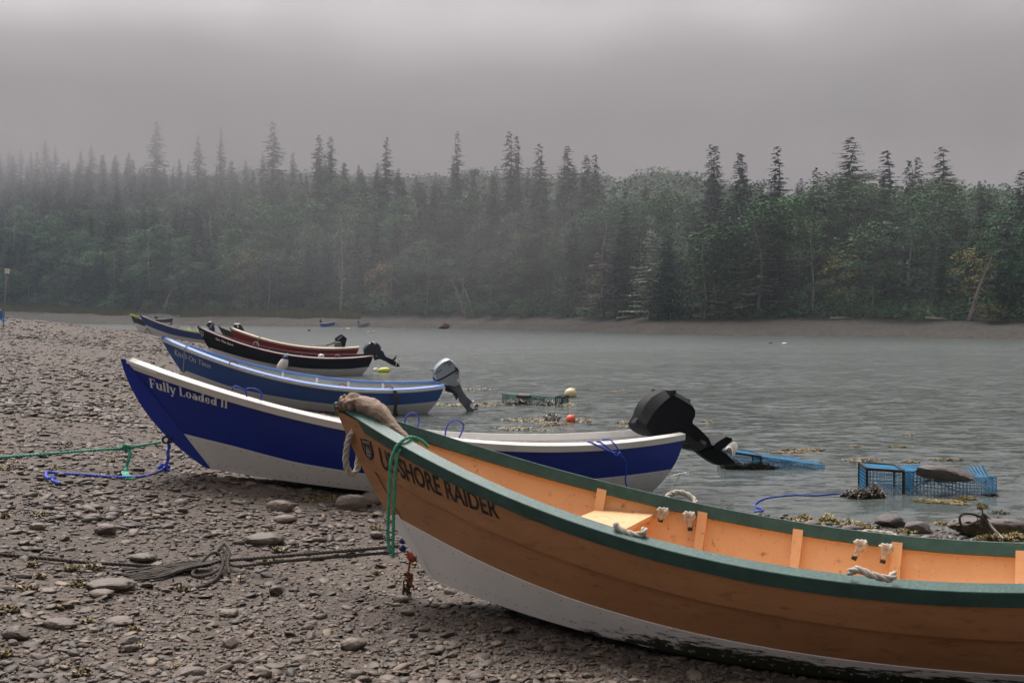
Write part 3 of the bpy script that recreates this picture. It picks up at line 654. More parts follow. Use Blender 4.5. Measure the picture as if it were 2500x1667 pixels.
C_ = make_boat('C', 'dory', 'mid blue dory with light blue rail tops, white strip and a silver outboard',
    {'top': M['blue_C'], 'low': M['white_hull'], 'in': M['grey_in'], 'rail': M['blue_Crail'], 'frame': M['white_rail'], 'deck': M['blue_Crail'], 'strip': M['white_rail']},
    rail=(.085, .05), deck=(.135, .12), frames=[(.42, .05, .03), (.55, .05, .03), (.67, .05, .03), (.80, .05, .03)], thwarts=[(.50, .55, .45, False)], strip=(.045, .018))
D_ = make_boat('D', 'dory', 'black dory with red rail stripe, grey bow deck and white fender',
    {'top': M['black_D'], 'low': M['white_hull'], 'in': M['dark_in'], 'rail': M['red_D'], 'frame': M['grey_rail'], 'deck': M['grey_rail']},
    rail=(.09, .036), deck=(.16, .1), frames=[(.4, .05, .03), (.6, .05, .03)], thwarts=[(.5, .55, .45, False)], cap_mat=M['grey_rail'])
E_ = make_boat('E', 'dory', 'dark red dory with a cream rail floating just beyond the black dory',
    {'top': M['red_E'], 'low': M['red_E'], 'in': M['dark_in'], 'rail': M['cream_rail'], 'frame': M['dark_in']}, rail=(.10, .085), thwarts=[(.5, .55, .45, False)])
F_ = make_boat('F', 'dory', 'navy blue dory with grey rail, far left beyond the light blue bow',
    {'top': M['navy_F'], 'low': M['white_hull'], 'in': M['grey_in'], 'rail': M['grey_rail'], 'frame': M['dark_in'], 'deck': M['grey_rail']}, rail=(.08, .06), thwarts=[(.6, .65, .4, False)])
G_ = make_boat('G', 'dory', 'dark green dory with white bottom, its bow showing left of the navy dory',
    {'top': M['dkgreen'], 'low': M['white_hull'], 'in': M['dark_in'], 'rail': M['dkgreen'], 'frame': M['dark_in']}, rail=(.07, .06))
I_ = make_boat('I', 'dory', 'dark green dory mostly hidden between the black and the red dories',
    {'top': M['dkgreen'], 'low': M['dkgreen'], 'in': M['dark_in'], 'rail': M['dkgreen'], 'frame': M['dark_in']}, rail=(.07, .06))
# growth attribute for the nearest hull
lo = [c for c in A.children if c.name.startswith('lower_hull')][0]
def growth():
    me = lo.data; h = HULL['A']; a = me.attributes.new('growth', 'FLOAT', 'POINT')
    nt_ = 72; ts = np.linspace(0, 1, nt_)**1.15; vals = []
    for side in (-1, 1):
        for t in ts: vals += [G_OF['A'](t, (q-h.bound(t))/(1-h.bound(t))) for q in np.linspace(h.bound(t), 1, 7)]+[G_OF['A'](t, 1)]
        for t in ts: vals += [G_OF['A'](t, 0)]*2
    vals += [.7]*(len(me.vertices)-len(vals)); a.data.foreach_set('value', vals[:len(me.vertices)])
growth()
# names painted on the bows
P_, bx = font_polys('UP-SHORE RAIDER', .018)
surf_text(HULL['A'], A, 'painted_name', P_, bx, ((.060, .145), (.041, .31), (.262, .085), (.252, .235)), M['letter_black'], off=.024)
P_, bx = serif_polys('Fully Loaded II', .165, .055, .03)
surf_text(HULL['B'], B, 'painted_name', P_, bx, ((.025, .125), (.013, .235), (.150, .095), (.138, .205)), M['letter_white'])
P_, bx = serif_polys('Knot-On Time', .105, .045, .03)
surf_text(HULL['C'], C_, 'painted_name', P_, bx, ((.026, .165), (.008, .31), (.152, .205), (.140, .33)), M['letter_pale'])
P_, bx = font_polys('On The Spot', .045)
surf_text(HULL['D'], D_, 'painted_name', P_, bx, ((.088, .15), (.075, .27), (.192, .15), (.182, .275)), M['letter_bright'])
# the crest by the stem: black shield, grey band, white sail and hull
def crest():
    h = HULL['A']
    sh = [(0, 1), (.12, .94), (.3, .97), (.5, 1.0), (.7, .97), (.88, .94), (1, 1), (.97, .8), (1, .6), (.98, .35), (.85, .15), (.62, .06), (.5, 0), (.38, .06), (.15, .15), (.02, .35), (0, .6), (.03, .8)]
    def sc(p, k, cx=.5, cy=.52): return [(cx+(x-cx)*k, cy+(y-cy)*k) for x, y in p]
    quad = ((.026, .145), (.009, .30), (.050, .125), (.032, .285))
    surf_text(h, A, 'crest', [(sh, [tuple(range(len(sh)))])], (0, 1, 0, 1), quad, M['letter_black'], off=.0235)
    inner = [(.2, .2), (.5, .12), (.8, .2), (.82, .72), (.18, .72)]
    g_ = mat('grey_crest_print', (.33, .31, .29), .6)
    e_ = [c for c in A.children if c.name.startswith('crest')][0]
    pl = [([(.16, .84), (.84, .84), (.84, .90), (.16, .90)], [(0, 1, 2, 3)]), ([(.14, .78), (.86, .78), (.86, .80), (.14, .80)], [(0, 1, 2, 3)]),
          ([(.30, .34), (.47, .34), (.47, .72)], [(0, 1, 2)]), ([(.53, .34), (.74, .34), (.53, .70)], [(0, 1, 2)]), ([(.24, .29), (.76, .29), (.66, .22), (.34, .22)], [(0, 1, 2, 3)]),
          ([(.36, .18), (.64, .18), (.60, .15), (.40, .15)], [(0, 1, 2, 3)]), ([(.20, .40), (.24, .40), (.24, .70), (.20, .70)], [(0, 1, 2, 3)]), ([(.78, .40), (.82, .40), (.82, .70), (.78, .70)], [(0, 1, 2, 3)])]
    o = surf_text(h, e_, 'crest_print', pl, (0, 1, 0, 1), quad, g_, off=.0245); return o
crest()

# ------------------------------------------------------------------ trees
def spruce_crown(h, r, seed, gaps=.12, bottom=.14, card=.58, levels=46, per=8, wisp=.25):
    R_ = random.Random(seed); mb = MB(); V = []; Fc = []; n = 0
    for l in range(levels):
        z = h*(bottom+(1-bottom)*(l/(levels-1))**.92); k = 1-(z/h-bottom)/(1-bottom)
        rl = (r*k**.66+.26)*R_.uniform(.70, 1.12)
        for b in range(max(4, int(per*(.55+.45*k)))):
            if R_.random() < gaps: continue
            a = R_.uniform(0, 6.283); L_ = rl*R_.uniform(.6, 1.15); dr = R_.uniform(.10, .42); up = R_.uniform(-.05, .15)
            m = max(4, int(L_/.24))
            for i in range(m):
                f = (i+.6)/m; d = L_*f; cz = z-dr*d+up+ .12*d*f
                for sgn in (-1, 1):
                    s_ = card*R_.uniform(.55, 1.1)*(1.1-.45*f)*(.6+.4*min(1, k*2.5)); ang = a+sgn*R_.uniform(.25, 1.1)
                    px_, py_ = d*math.cos(a), d*math.sin(a)
                    dx, dy = math.cos(ang)*s_, math.sin(ang)*s_; w = s_*R_.uniform(.22, .40); nx, ny = -math.sin(ang)*w, math.cos(ang)*w
                    dz = -s_*R_.uniform(.1, .6); tz = R_.uniform(-.12, .12)*s_
                    V += [(px_-nx*.4, py_-ny*.4, cz-tz), (px_+nx*.4, py_+ny*.4, cz+tz), (px_+dx*.6+nx, py_+dy*.6+ny, cz+dz*.6+tz), (px_+dx, py_+dy, cz+dz), (px_+dx*.6-nx, py_+dy*.6-ny, cz+dz*.55-tz)]
                    Fc.append((n, n+1, n+2, n+3, n+4)); n += 5
    mb.add(V, Fc); return mb
def trunk_mb(h, r, lean=0., seed=0, limbs=0, cr=2., z0=.4):
    R_ = random.Random(seed); mb = MB(); q = np.linspace(0, 1, 9)
    P = np.stack([lean*h*q**1.5+.03*h*np.sin(q*5+seed)*q, .02*h*np.sin(q*4+seed*2), h*q-.6*(1-q)], 1)
    mb.tube(P, r*(1-q*.86)*np.where(q == 0, 1.35, 1), 7)
    for i in range(limbs):
        f = R_.uniform(z0, .86); a = R_.uniform(0, 6.28); b = np.array([np.interp(f, q, P[:, c]) for c in range(3)]); l = cr*R_.uniform(.5, .95)
        e = b+np.array([math.cos(a)*l, math.sin(a)*l, l*R_.uniform(.35, .9)]); m_ = (b+e)/2+np.array([0, 0, .12*l])
        mb.tube([b, m_, e], [r*.38, r*.24, r*.08], 5)
    return mb
def leafy_crown(h, r, seed, clumps=52, per=62, leaf=.40, z0=.30):
    R_ = random.Random(seed); V = []; Fc = []; n = 0
    for c in range(clumps):
        a = R_.uniform(0, 6.283); u = R_.uniform(-.85, 1); rr = R_.uniform(.45, 1.0)**.5*r
        zc = h*(z0+(1-z0)*.5)+u*h*(1-z0)*.47; rad = rr*math.sqrt(max(.05, 1-(u*.95)**2))*R_.uniform(.75, 1.1)
        cx, cy = rad*math.cos(a), rad*math.sin(a); cs = R_.uniform(.55, 1.25)*r*.34
        for i in range(int(per*R_.uniform(.6, 1.2))):
            # leaves lie on the shell of a clump, thicker on top
            th = R_.uniform(0, 6.283); ph = math.acos(R_.uniform(-.45, 1)); q = cs*R_.uniform(.65, 1.1)
            x, y, z = cx+q*math.sin(ph)*math.cos(th)*1.2, cy+q*math.sin(ph)*math.sin(th)*1.2, zc+q*math.cos(ph)*.75
            s_ = leaf*R_.uniform(.5, 1.15); t1 = R_.uniform(0, 6.283); tl = R_.uniform(-.9, .5)
            e1 = np.array([math.cos(t1), math.sin(t1), tl*.5])*s_; e2 = np.array([-math.sin(t1), math.cos(t1), R_.uniform(-.6, .6)])*s_*.55
            p = np.array([x, y, z]); V += [p-e1*.5, p+e2*.5, p+e1*.5, p-e2*.5]; Fc.append((n, n+1, n+2, n+3)); n += 4
    mb = MB(); mb.add(V, Fc); return mb
PROTO = {}
def proto(kind, name, cat, parts):
    root = bpy.data.objects.new(name, None); 
    ch = []
    for nm, m_, mt, sm in parts:
        o = m_.build(nm, mt, smooth=sm); COL.objects.unlink(o); ch.append(o)
    PROTO[kind] = (root, cat, ch)
for i, (h, r, g) in enumerate([(18, 2.9, .10), (16, 2.5, .16), (20, 3.3, .12), (14, 2.7, .08), (17, 2.0, .30)]):
    proto('spruce%d' % i, 'spruce_tree', 'spruce tree', [('trunk', trunk_mb(h*.97, .20, .01, i), M['bark'], True), ('crown', spruce_crown(h, r, i+3, g, bottom=.10 if i != 4 else .25), M['needle'], False)])
proto('spruce_pale', 'spruce_tree', 'spruce tree', [('trunk', trunk_mb(13, .20, .0, 9), M['snag'], True), ('crown', spruce_crown(13, 2.8, 77, .35, .12, .5, 22, 8), M['needle_pale'], False)])
proto('spruce_brown', 'spruce_tree', 'spruce tree', [('trunk', trunk_mb(15, .20, .0, 8), M['snag'], True), ('crown', spruce_crown(15, 3.2, 78, .35, .12, .5, 24, 7), M['needle_brown'], False)])
for i, (h, r) in enumerate([(13, 3.6), (11, 3.9), (15, 3.8), (10, 3.2)]):
    proto('leafy%d' % i, 'broadleaf_tree', 'broadleaf tree', [('trunk', trunk_mb(h*.85, .17, .04, i+20, 9, r*.8), M['bark'], True), ('crown', leafy_crown(h, r, i+30, 40, 105), M['leaf'], False)])
proto('leafy_y', 'broadleaf_tree', 'broadleaf tree', [('trunk', trunk_mb(6.5, .12, .05, 41, 7, 1.6), M['bark'], True), ('crown', leafy_crown(8, 2.4, 55, 34, 46, .3, .28), M['leaf_y'], False)])
proto('birch', 'birch_tree', 'birch tree', [('trunk', trunk_mb(11, .13, .05, 61, 8, 2.0, .45), M['birch'], True), ('crown', leafy_crown(12.5, 2.8, 66, 34, 50, .32, .5), M['leaf'], False)])
proto('shrub0', 'shrub', 'shrub', [('trunk', trunk_mb(2.2, .06, .1, 71, 6, 1.3, .15), M['bark'], True), ('crown', leafy_crown(3.6, 2.5, 81, 32, 60, .30, .02), M['leaf'], False)])
proto('shrub1', 'shrub', 'shrub', [('trunk', trunk_mb(2.2, .06, .1, 72, 6, 1.3, .15), M['bark'], True), ('crown', leafy_crown(2.8, 2.9, 82, 32, 60, .28, .02), M['leaf'], False)])
def snag_mb(h, seed, nb=26, lean=.0):
    R_ = random.Random(seed); mb = MB(); q = np.linspace(0, 1, 10)
    P = np.stack([lean*h*q+.015*h*np.sin(q*7+seed), .01*h*np.cos(q*5), h*q-.4*(1-q)], 1); mb.tube(P, .19*(1-q*.85), 7)
    for i in range(nb):
        f = R_.uniform(.18, .97); a = R_.uniform(0, 6.28); l = R_.uniform(.4, 1.9)*(1.15-f*.8); b = np.array([np.interp(f, q, P[:, c]) for c in range(3)])
        e = b+np.array([math.cos(a)*l, math.sin(a)*l, R_.uniform(-.35, .12)*l]); mb.tube([b, (b+e)/2+[0, 0, .06*l], e], [.05, .035, .012], 4)
    return mb
for i in range(3):
    proto('snag%d' % i, 'dead_tree', 'dead tree', [('trunk', snag_mb((11, 8, 6)[i], i+5, (30, 22, 12)[i], (0.02, -.03, .32)[i]), M['snag'], True)])
def plant(kind, x, y, z, rot, sc, label, group, lean=0.):
    root, cat, ch = PROTO[kind]; r = root.copy(); COL.objects.link(r); r.location = (x, y, z); r.rotation_euler = (lean, 0, rot); r.scale = sc
    tag(r, label, cat, group)
    for c in ch:
        o = c.copy(); COL.objects.link(o); o.parent = r
    return r
FH = {'spruce0': 18, 'spruce1': 16, 'spruce2': 20, 'spruce3': 14, 'spruce4': 17, 'spruce_pale': 13, 'spruce_brown': 15, 'leafy0': 13, 'leafy1': 11, 'leafy2': 15, 'leafy3': 10, 'leafy_y': 8, 'birch': 12.5}
def uY(px, Y): return (px-1250)/F_PX*math.cos(PITCH)
def topped(kind, px, ytop, s, label, rot=0., wide=1.):
    """tree of a given kind whose top reaches the height the photo shows"""
    u = (px-1250)/F_PX; D, z0, sl, w = far_prof(np.array(u)); Y = float(D+w+s); g = float(fz(np.array(u), np.array(Y))); zt = at(px, ytop, Y)[2]
    k = (zt-g)/FH[kind]; wd_ = k**.6*wide*(1.38 if kind.startswith('spruce') else 1); return plant(kind, u*Y, Y, g-.1, rot, (wd_, wd_, k), label, None)
TALL = [('spruce2', 2072, 336, 22, 'tallest spruce of the far right skyline, broad below its narrow top', 1.25), ('spruce1', 2160, 368, 24, 'pointed spruce standing just right of the tallest one', 1.1), ('spruce0', 2296, 360, 32, 'broad hazy spruce towering near the right edge of the forest', 1.2),
        ('spruce1', 2237, 384, 30, 'slim right hand spruce of a close pair on the skyline', .8), ('spruce4', 2214, 392, 30, 'thin left hand spruce of a close pair on the skyline', .9), ('spruce1', 1894, 358, 18, 'slender dark spruce alone above the rounded green trees', .8),
        ('spruce0', 1734, 354, 20, 'left twin of two dark spruces rising side by side', .75), ('spruce1', 1746, 357, 22, 'right twin of two dark spruces rising side by side', .7), ('spruce4', 1802, 374, 22, 'thin topped spruce right of the dark twins', .9),
        ('spruce4', 1812, 378, 26, 'second thin topped spruce right of the dark twins', .8), ('spruce2', 1244, 322, 40, 'tallest spruce at the middle of the misty skyline, double topped', .9), ('spruce0', 1117, 322, 46, 'narrow spruce rising left of the middle of the misty skyline', .7),
        ('spruce1', 1262, 333, 41, 'companion spruce touching the tallest one in the middle', .7), ('spruce0', 1317, 352, 36, 'evenly tapered spruce right of the middle peak', 1.0), ('spruce3', 1384, 358, 36, 'stubby misty spruce right of the evenly tapered one', .9), ('spruce3', 1430, 380, 30, 'dark small peaked spruce where the treeline dips', .8),
        ('spruce1', 1452, 378, 28, 'dark steep spruce beside the dip in the treeline', .8), ('spruce0', 669, 298, 62, 'highest spruce left of centre with a feathery top', 1.1), ('spruce1', 543, 313, 66, 'isolated thin spire of a spruce over the left forest', .6), ('spruce0', 386, 297, 72, 'dark conical spruce standing clear on the left skyline', 1.1),
        ('spruce1', 486, 332, 66, 'medium spruce between the conical one and the thin spire', .9), ('spruce1', 945, 335, 50, 'faint spruce in the mist left of centre', .8), ('spruce3', 808, 334, 54, 'faint blunt spruce in a pair left of centre', .8), ('spruce3', 780, 330, 56, 'faint blunt spruce, left one of a pair left of centre', .8),
        ('spruce1', 2395, 455, 12, 'dark near spruce low on the right side', .8), ('spruce2', 2490, 415, 22, 'large spruce cut by the right edge of the picture', 1.1), ('spruce0', 1988, 410, 18, 'dark spruce tucked behind rounded trees on the right', .8),
        ('spruce4', 1300, 495, 4, 'sparse spruce with bare stem halfway along the shore', .9), ('spruce_pale', 1588, 565, -1, 'pale grey lichen covered tree glowing in front of the dark forest', 1.0), ('spruce_brown', 1475, 540, 0, 'brownish ragged spruce near the middle of the far shore', .9),
        ('spruce_brown', 1718, 590, -1, 'brownish drooping spruce at the water side right of centre', 1.0), ('spruce_brown', 1850, 560, 0, 'tall brown tinged spruce with drooping limbs and bare lower trunk', 1.25), ('leafy_y', 2052, 620, -1, 'yellow tinged small tree in the right part of the shore', 1.), ('leafy_y', 2370, 605, 0, 'olive yellow small tree near the right edge of the shore', 1.),
        ('leafy_y', 2418, 738, -3, 'bright yellow green bush leaning out over the right strand', 1.2), ('leafy_y', 930, 640, -1, 'yellow green small tree left of the middle of the shore', 1.1), ('leafy_y', 610, 610, 1, 'dull yellow tree among the lower left trees', 1.), ('leafy2', 1830, 470, 4, 'big rounded olive green tree under the slender spruce', 1.3), ('leafy0', 2020, 425, 14, 'high rounded green crown left of the tallest spruce', 1.2)]
used = []
for i, (kd, px, yt, s, lb, wd) in enumerate(TALL): topped(kd, px, yt, s, lb, i*1.7, wd); used.append(px)
for i, (px, yt, s, kd) in enumerate([(835, 530, -1, 'snag0'), (520, 515, 18, 'snag1'), (283, 610, 4, 'snag1'), (1560, 455, 12, 'snag0'), (40, 500, 20, 'snag1'), (368, 570, 6, 'snag1')]):
    u = (px-1250)/F_PX; D, z0, sl, w = far_prof(np.array(u)); Y = float(D+w+s); g = float(fz(np.array(u), np.array(Y))); zt = at(px, yt, Y)[2]; k = (zt-g)/(11 if kd == 'snag0' else 8)
    k = min(k, 1.7)
    plant(kd, u*Y, Y-1, zt-k*(11 if kd == 'snag0' else 8), i, (1.2, 1.2, k), ['tall bleached dead trunk with short bare twigs left of centre', 'thin pale dead stem high in the left forest', 'pale bare stem low in the left forest', 'grey dead spire right of centre above the pale lichen tree', 'forked pale dead tree near the left edge', 'slim bare stem between the left trees'][i], None)
for i, (px, py) in enumerate([(395, 745), (1160, 745), (2360, 775), (1140, 760)]):
    u = (px-1250)/F_PX; D, z0, sl, w = far_prof(np.array(u)); Y = float(D+w-1.5)
    plant('snag2', u*Y, Y, float(fz(np.array(u), np.array(Y))), (0.3, 2.9, .2, 3.3)[i], (1.4, 1.4, 1.1), ['leaning bare dead tree on the left far shore', 'upper of two leaning bleached dead trees at mid shore', 'bleached fallen branches leaning over the right strand', 'lower of two leaning bleached dead trees at mid shore'][i], None)
R5 = random.Random(5); cnt = {'s': 0, 'l': 0, 'h': 0}
rows = [1, 5, 10, 16, 23, 31, 40, 50, 61, 73, 86]
for ri, s in enumerate(rows):
    px = -170+R5.uniform(0, 40)
    while px < 2680:
        if s < 12 and any(abs(px-c_) < 26 for c_ in (1588, 1475, 1718, 1850, 2052, 2370, 2418, 930, 610, 835)): px += 24; continue
        u = (px-1250)/F_PX; D, z0, sl, w = [float(v) for v in far_prof(np.array(u))]; Y = D+w+s+R5.uniform(-2.2, 2.2); g = float(fz(np.array(u), np.array(Y)))
        # skyline of the photograph: lower on the right
        lim = float(np.interp(px, [0, 400, 700, 1000, 1300, 1600, 1900, 2100, 2400, 2500], [285, 330, 345, 365, 372, 420, 410, 400, 420, 430]))+R5.uniform(6, 58)
        zt = at(px, lim, Y)[2]; hmax = zt-g
        green = vnoise(np.array(px/160.), np.array(s/14.+3), 9); pl_ = .25+.65*(float(green) > .5)
        if px > 1750: pl_ += .12
        isleaf = R5.random() < pl_
        if hmax > 5.5:
            if isleaf and hmax > 10.5 and s < 55 and cnt['l'] < 290:
                kd = R5.choice(['leafy0', 'leafy1', 'leafy2', 'leafy3', 'leafy0', 'birch']); h = min(hmax*R5.uniform(.75, .95), R5.uniform(9, 14)); k = h/FH[kd]; cnt['l'] += 1
                bi = kd == 'birch'
                plant(kd, u*Y, Y, g, R5.uniform(0, 6.28), (k**.7*R5.uniform(.9, 1.15),)*2+(k,), 'slim pale barked birch in the wooded hillside across the cove' if bi else 'rounded green broadleaf tree in the wooded hillside across the cove', 'birches on the far hillside' if bi else 'broadleaf trees on the far hillside')
                px += R5.uniform(5.2, 7.4)/Y*F_PX
            elif cnt['s'] < 290:
                kd = R5.choice(['spruce0', 'spruce1', 'spruce2', 'spruce3', 'spruce4']); h = min(hmax*R5.choice([.6, .66, .72, .8, .9]), R5.uniform(10, 17)); k = h/FH[kd]; cnt['s'] += 1
                plant(kd, u*Y, Y, g, R5.uniform(0, 6.28), (k**.7*R5.uniform(1.0, 1.5),)*2+(k,), 'dark spruce in the wooded hillside across the cove', 'spruces on the far hillside')
                px += R5.uniform(3.6, 5.4)/Y*F_PX
            else: px += 40
        else: px += 30
px = -100
while px < 2600:
    if any(abs(px-c_) < 16 for c_ in (1588, 1718, 1850, 2418)): px += 20; continue
    u = (px-1250)/F_PX; D, z0, sl, w = [float(v) for v in far_prof(np.array(u))]; Y = D+w-1.2+R5.uniform(-.8, 1.5); k = R5.uniform(.6, 1.25)
    plant(R5.choice(['shrub0', 'shrub1']), u*Y, Y, float(fz(np.array(u), np.array(Y)))-.15, R5.uniform(0, 6), (k, k, k*R5.uniform(.8, 1.2)), 'low leafy shrub at the foot of the far forest', 'shrubs along the far forest edge'); px += R5.uniform(3.2, 5.5)/Y*F_PX
# undergrowth that closes the hillside between the trunks, and the wood beyond the individual trees
def leaf_mass(name, n, urange, srange, leaf, hgt, mt, label, cat, seed, toprow=False):
    r_ = np.random.default_rng(seed); u = r_.uniform(*urange, n); s = r_.uniform(*srange, n); D, z0, sl, w = far_prof(u); Y = D+w+s; z = fz(u, Y)+hgt*r_.uniform(0, 1, n)**1.5*(.35+.65*vnoise(u*Y/3, Y/3, 12))
    c = np.stack([u*Y, Y, z], 1); a = r_.uniform(0, 6.283, n); sz = leaf*r_.uniform(.5, 1.3, n)
    e1 = np.stack([np.cos(a), np.sin(a), r_.uniform(-.6, .6, n)], 1)*sz[:, None]; e2 = np.stack([-np.sin(a)*.6, np.cos(a)*.6, r_.uniform(-.9, .9, n)], 1)*sz[:, None]*.6
    V = np.stack([c-e1*.5, c+e2*.5, c+e1*.5, c-e2*.5], 1).reshape(-1, 3)
    return fast_mesh(name, V, np.arange(4*n).reshape(-1, 4), mt, label, cat)
def fast_mesh(name, V, Fq, mt, label, cat, kind='stuff', smooth=False):
    me = bpy.data.meshes.new(name); me.vertices.add(len(V)); me.vertices.foreach_set('co', np.ascontiguousarray(V, dtype=np.float32).ravel())
    k = Fq.shape[1]; me.loops.add(Fq.size); me.loops.foreach_set('vertex_index', Fq.astype(np.int32).ravel()); me.polygons.add(len(Fq))
    me.polygons.foreach_set('loop_start', np.arange(0, Fq.size, k, dtype=np.int32)); me.update(calc_edges=True)
    if smooth: me.polygons.foreach_set('use_smooth', np.ones(len(Fq), bool))
    me.materials.append(mt); o = bpy.data.objects.new(name, me); COL.objects.link(o); tag(o, label, cat, kind=kind); return o
leaf_mass('undergrowth', 60000, (-.55, .55), (-1, 95), .75, 2.0, M['leaf'], 'dense green undergrowth covering the far hillside between the trees', 'undergrowth', 3)
# grass on the left bank
n = 60000; r_ = np.random.default_rng(8); u = (r_.uniform(-150, 880, n)-1250)/F_PX; D, z0, sl, w = far_prof(u); s = w*r_.uniform(.50, 1.02, n); edge = vnoise(u*40, u*0, 3)*.18; Y = D+s; keep = (s/w > .52+edge)
keep &= ~((u*F_PX+1250 > 330) & (u*F_PX+1250 < 440) & (s/w < .92)); u, Y = u[keep], Y[keep]; n = len(u)
z = fz(u, Y); a = r_.uniform(0, 6.28, n); hh = r_.uniform(.4, 1.1, n); ww = .10
c = np.stack([u*Y, Y, z-.05], 1); d = np.stack([np.cos(a), np.sin(a), a*0], 1)*ww; tp = c+np.stack([np.cos(a*3)*.25*hh, np.sin(a*3)*.25*hh, hh], 1)
fast_mesh('bank_grass', np.stack([c-d, c+d, tp], 1).reshape(-1, 3), np.arange(3*n).reshape(-1, 3), M['grass'], 'dry green and tan grass along the far left bank', 'grass')
# ------------------------------------------------------------------ haze and mist
def vol(name, dens, col, aniso=.2):
    m = bpy.data.materials.new(name); m.use_nodes = True; t = m.node_tree; t.nodes.clear(); o_ = t.nodes.new('ShaderNodeOutputMaterial'); v = t.nodes.new('ShaderNodeVolumePrincipled')
    v.inputs['Density'].default_value = dens; v.inputs['Color'].default_value = (*col, 1); v.inputs['Anisotropy'].default_value = aniso; t.links.new(v.outputs[0], o_.inputs['Volume']); return m
mb = MB(); mb.box((0, 250, 68.5), (900, 640, 142)); tag(mb.build('haze', vol('haze', .00026, (.72, .86, 1.))), 'pale sea haze filling the cove', 'haze', kind='stuff')
def fog_bank():
    """low cloud sitting on the hill: thicker with height, soft edged, with drifting patches"""
    m = vol('fog', 0, (.525, .495, .51), .0); t = m.node_tree; N = t.nodes; L = t.links; v = [n for n in N if n.type == 'PRINCIPLED_VOLUME'][0]
    g = N.new('ShaderNodeTexCoord'); sx = N.new('ShaderNodeSeparateXYZ'); src = g.outputs['Object']; L.new(src, sx.inputs[0])
    def mth(op, a, b=None, c=None):
        n = N.new('ShaderNodeMath'); n.operation = op
        for k, q in enumerate((a, b, c)):
            if q is None: continue
            if isinstance(q, (int, float)): n.inputs[k].default_value = q
            else: L.new(q, n.inputs[k])
        return n.outputs[0]
    def mr(q, a, b, c=0., d=1.):
        n = N.new('ShaderNodeMapRange'); n.interpolation_type = 'SMOOTHSTEP'; L.new(q, n.inputs['Value'])
        for nm, val in (('From Min', a), ('From Max', b), ('To Min', c), ('To Max', d)): n.inputs[nm].default_value = val
        return n.outputs['Result']
    nz = N.new('ShaderNodeTexNoise'); nz.inputs['Scale'].default_value = .022; nz.inputs['Detail'].default_value = 3; L.new(src, nz.inputs['Vector'])
    nf = mr(nz.outputs['Fac'], .3, .7, .35, 1.65)
    zz = mth('MULTIPLY_ADD', nz.outputs['Fac'], 22., sx.outputs['Z'])      # ragged underside
    h = mth('ADD', mth('MULTIPLY', mr(zz, 33, 74), .0085), mth('MULTIPLY', mr(zz, 60, 105), .0035))
    h = mth('MULTIPLY', h, mr(sx.outputs['Z'], 52, 92, 1, 0))
    h = mth('MULTIPLY', h, mr(sx.outputs['Y'], 72, 150)); d = mth('MULTIPLY', h, nf)
    for (cx, cy, cz, rx, ry, rz, am) in ((-4, 140, 20, 30, 26, 15, .0095), (-22, 150, 8, 26, 20, 10, .002), (30, 96, 9, 11, 9, 9, .005), (44, 100, 20, 12, 10, 9, .004)):
        q = mth('ADD', mth('ADD', mth('POWER', mth('ABSOLUTE', mth('DIVIDE', mth('SUBTRACT', sx.outputs['X'], cx), rx)), 2.), mth('POWER', mth('ABSOLUTE', mth('DIVIDE', mth('SUBTRACT', sx.outputs['Y'], cy), ry)), 2.)), mth('POWER', mth('ABSOLUTE', mth('DIVIDE', mth('SUBTRACT', sx.outputs['Z'], cz), rz)), 2.))
        gx = mth('MULTIPLY', mth('EXPONENT', mth('MULTIPLY', q, -1.)), am); d = mth('ADD', d, mth('MULTIPLY', gx, nf))
    L.new(d, v.inputs['Density'])
    mb = MB(); mb.box((0, 310, 69), (860, 500, 136)); tag(mb.build('low_cloud', m), 'low cloud hanging over the wooded hill', 'cloud', kind='stuff')
fog_bank()

# ------------------------------------------------------------------ shingle
def ico(sub):
    p = (1+5**.5)/2; V = [(-1, p, 0), (1, p, 0), (-1, -p, 0), (1, -p, 0), (0, -1, p), (0, 1, p), (0, -1, -p), (0, 1, -p), (p, 0, -1), (p, 0, 1), (-p, 0, -1), (-p, 0, 1)]
    Fc = [(0, 11, 5), (0, 5, 1), (0, 1, 7), (0, 7, 10), (0, 10, 11), (1, 5, 9), (5, 11, 4), (11, 10, 2), (10, 7, 6), (7, 1, 8), (3, 9, 4), (3, 4, 2), (3, 2, 6), (3, 6, 8), (3, 8, 9), (4, 9, 5), (2, 4, 11), (6, 2, 10), (8, 6, 7), (9, 8, 1)]
    V = [np.array(v)/np.linalg.norm(v) for v in V]
    for _ in range(sub):
        c = {}; NF = []
        def mid(a, b):
            k = (min(a, b), max(a, b))
            if k not in c: m = V[a]+V[b]; V.append(m/np.linalg.norm(m)); c[k] = len(V)-1
            return c[k]
        for a, b, d in Fc:
            x, y, z = mid(a, b), mid(b, d), mid(d, a); NF += [(a, x, z), (b, y, x), (d, z, y), (x, y, z)]
        Fc = NF
    return np.array(V), np.array(Fc)
IV = {0: ico(0), 1: ico(1), 2: ico(2), 3: ico(3)}
def stone_shape(sub, seed, angular=.5):
    V, Fc = IV[sub]; r_ = np.random.default_rng(seed); W_ = V.copy()
    for _ in range(int(5+6*angular)):       # chop with planes: slabby broken stone
        n_ = r_.normal(size=3); n_[2] *= .6; n_ /= np.linalg.norm(n_); d = r_.uniform(.55, .9); q = W_ @ n_-d; W_ = W_-np.outer(np.clip(q, 0, None), n_)*(.6+.4*angular)
    W_ *= (1+r_.normal(size=(len(W_), 1))*.03); return W_, Fc
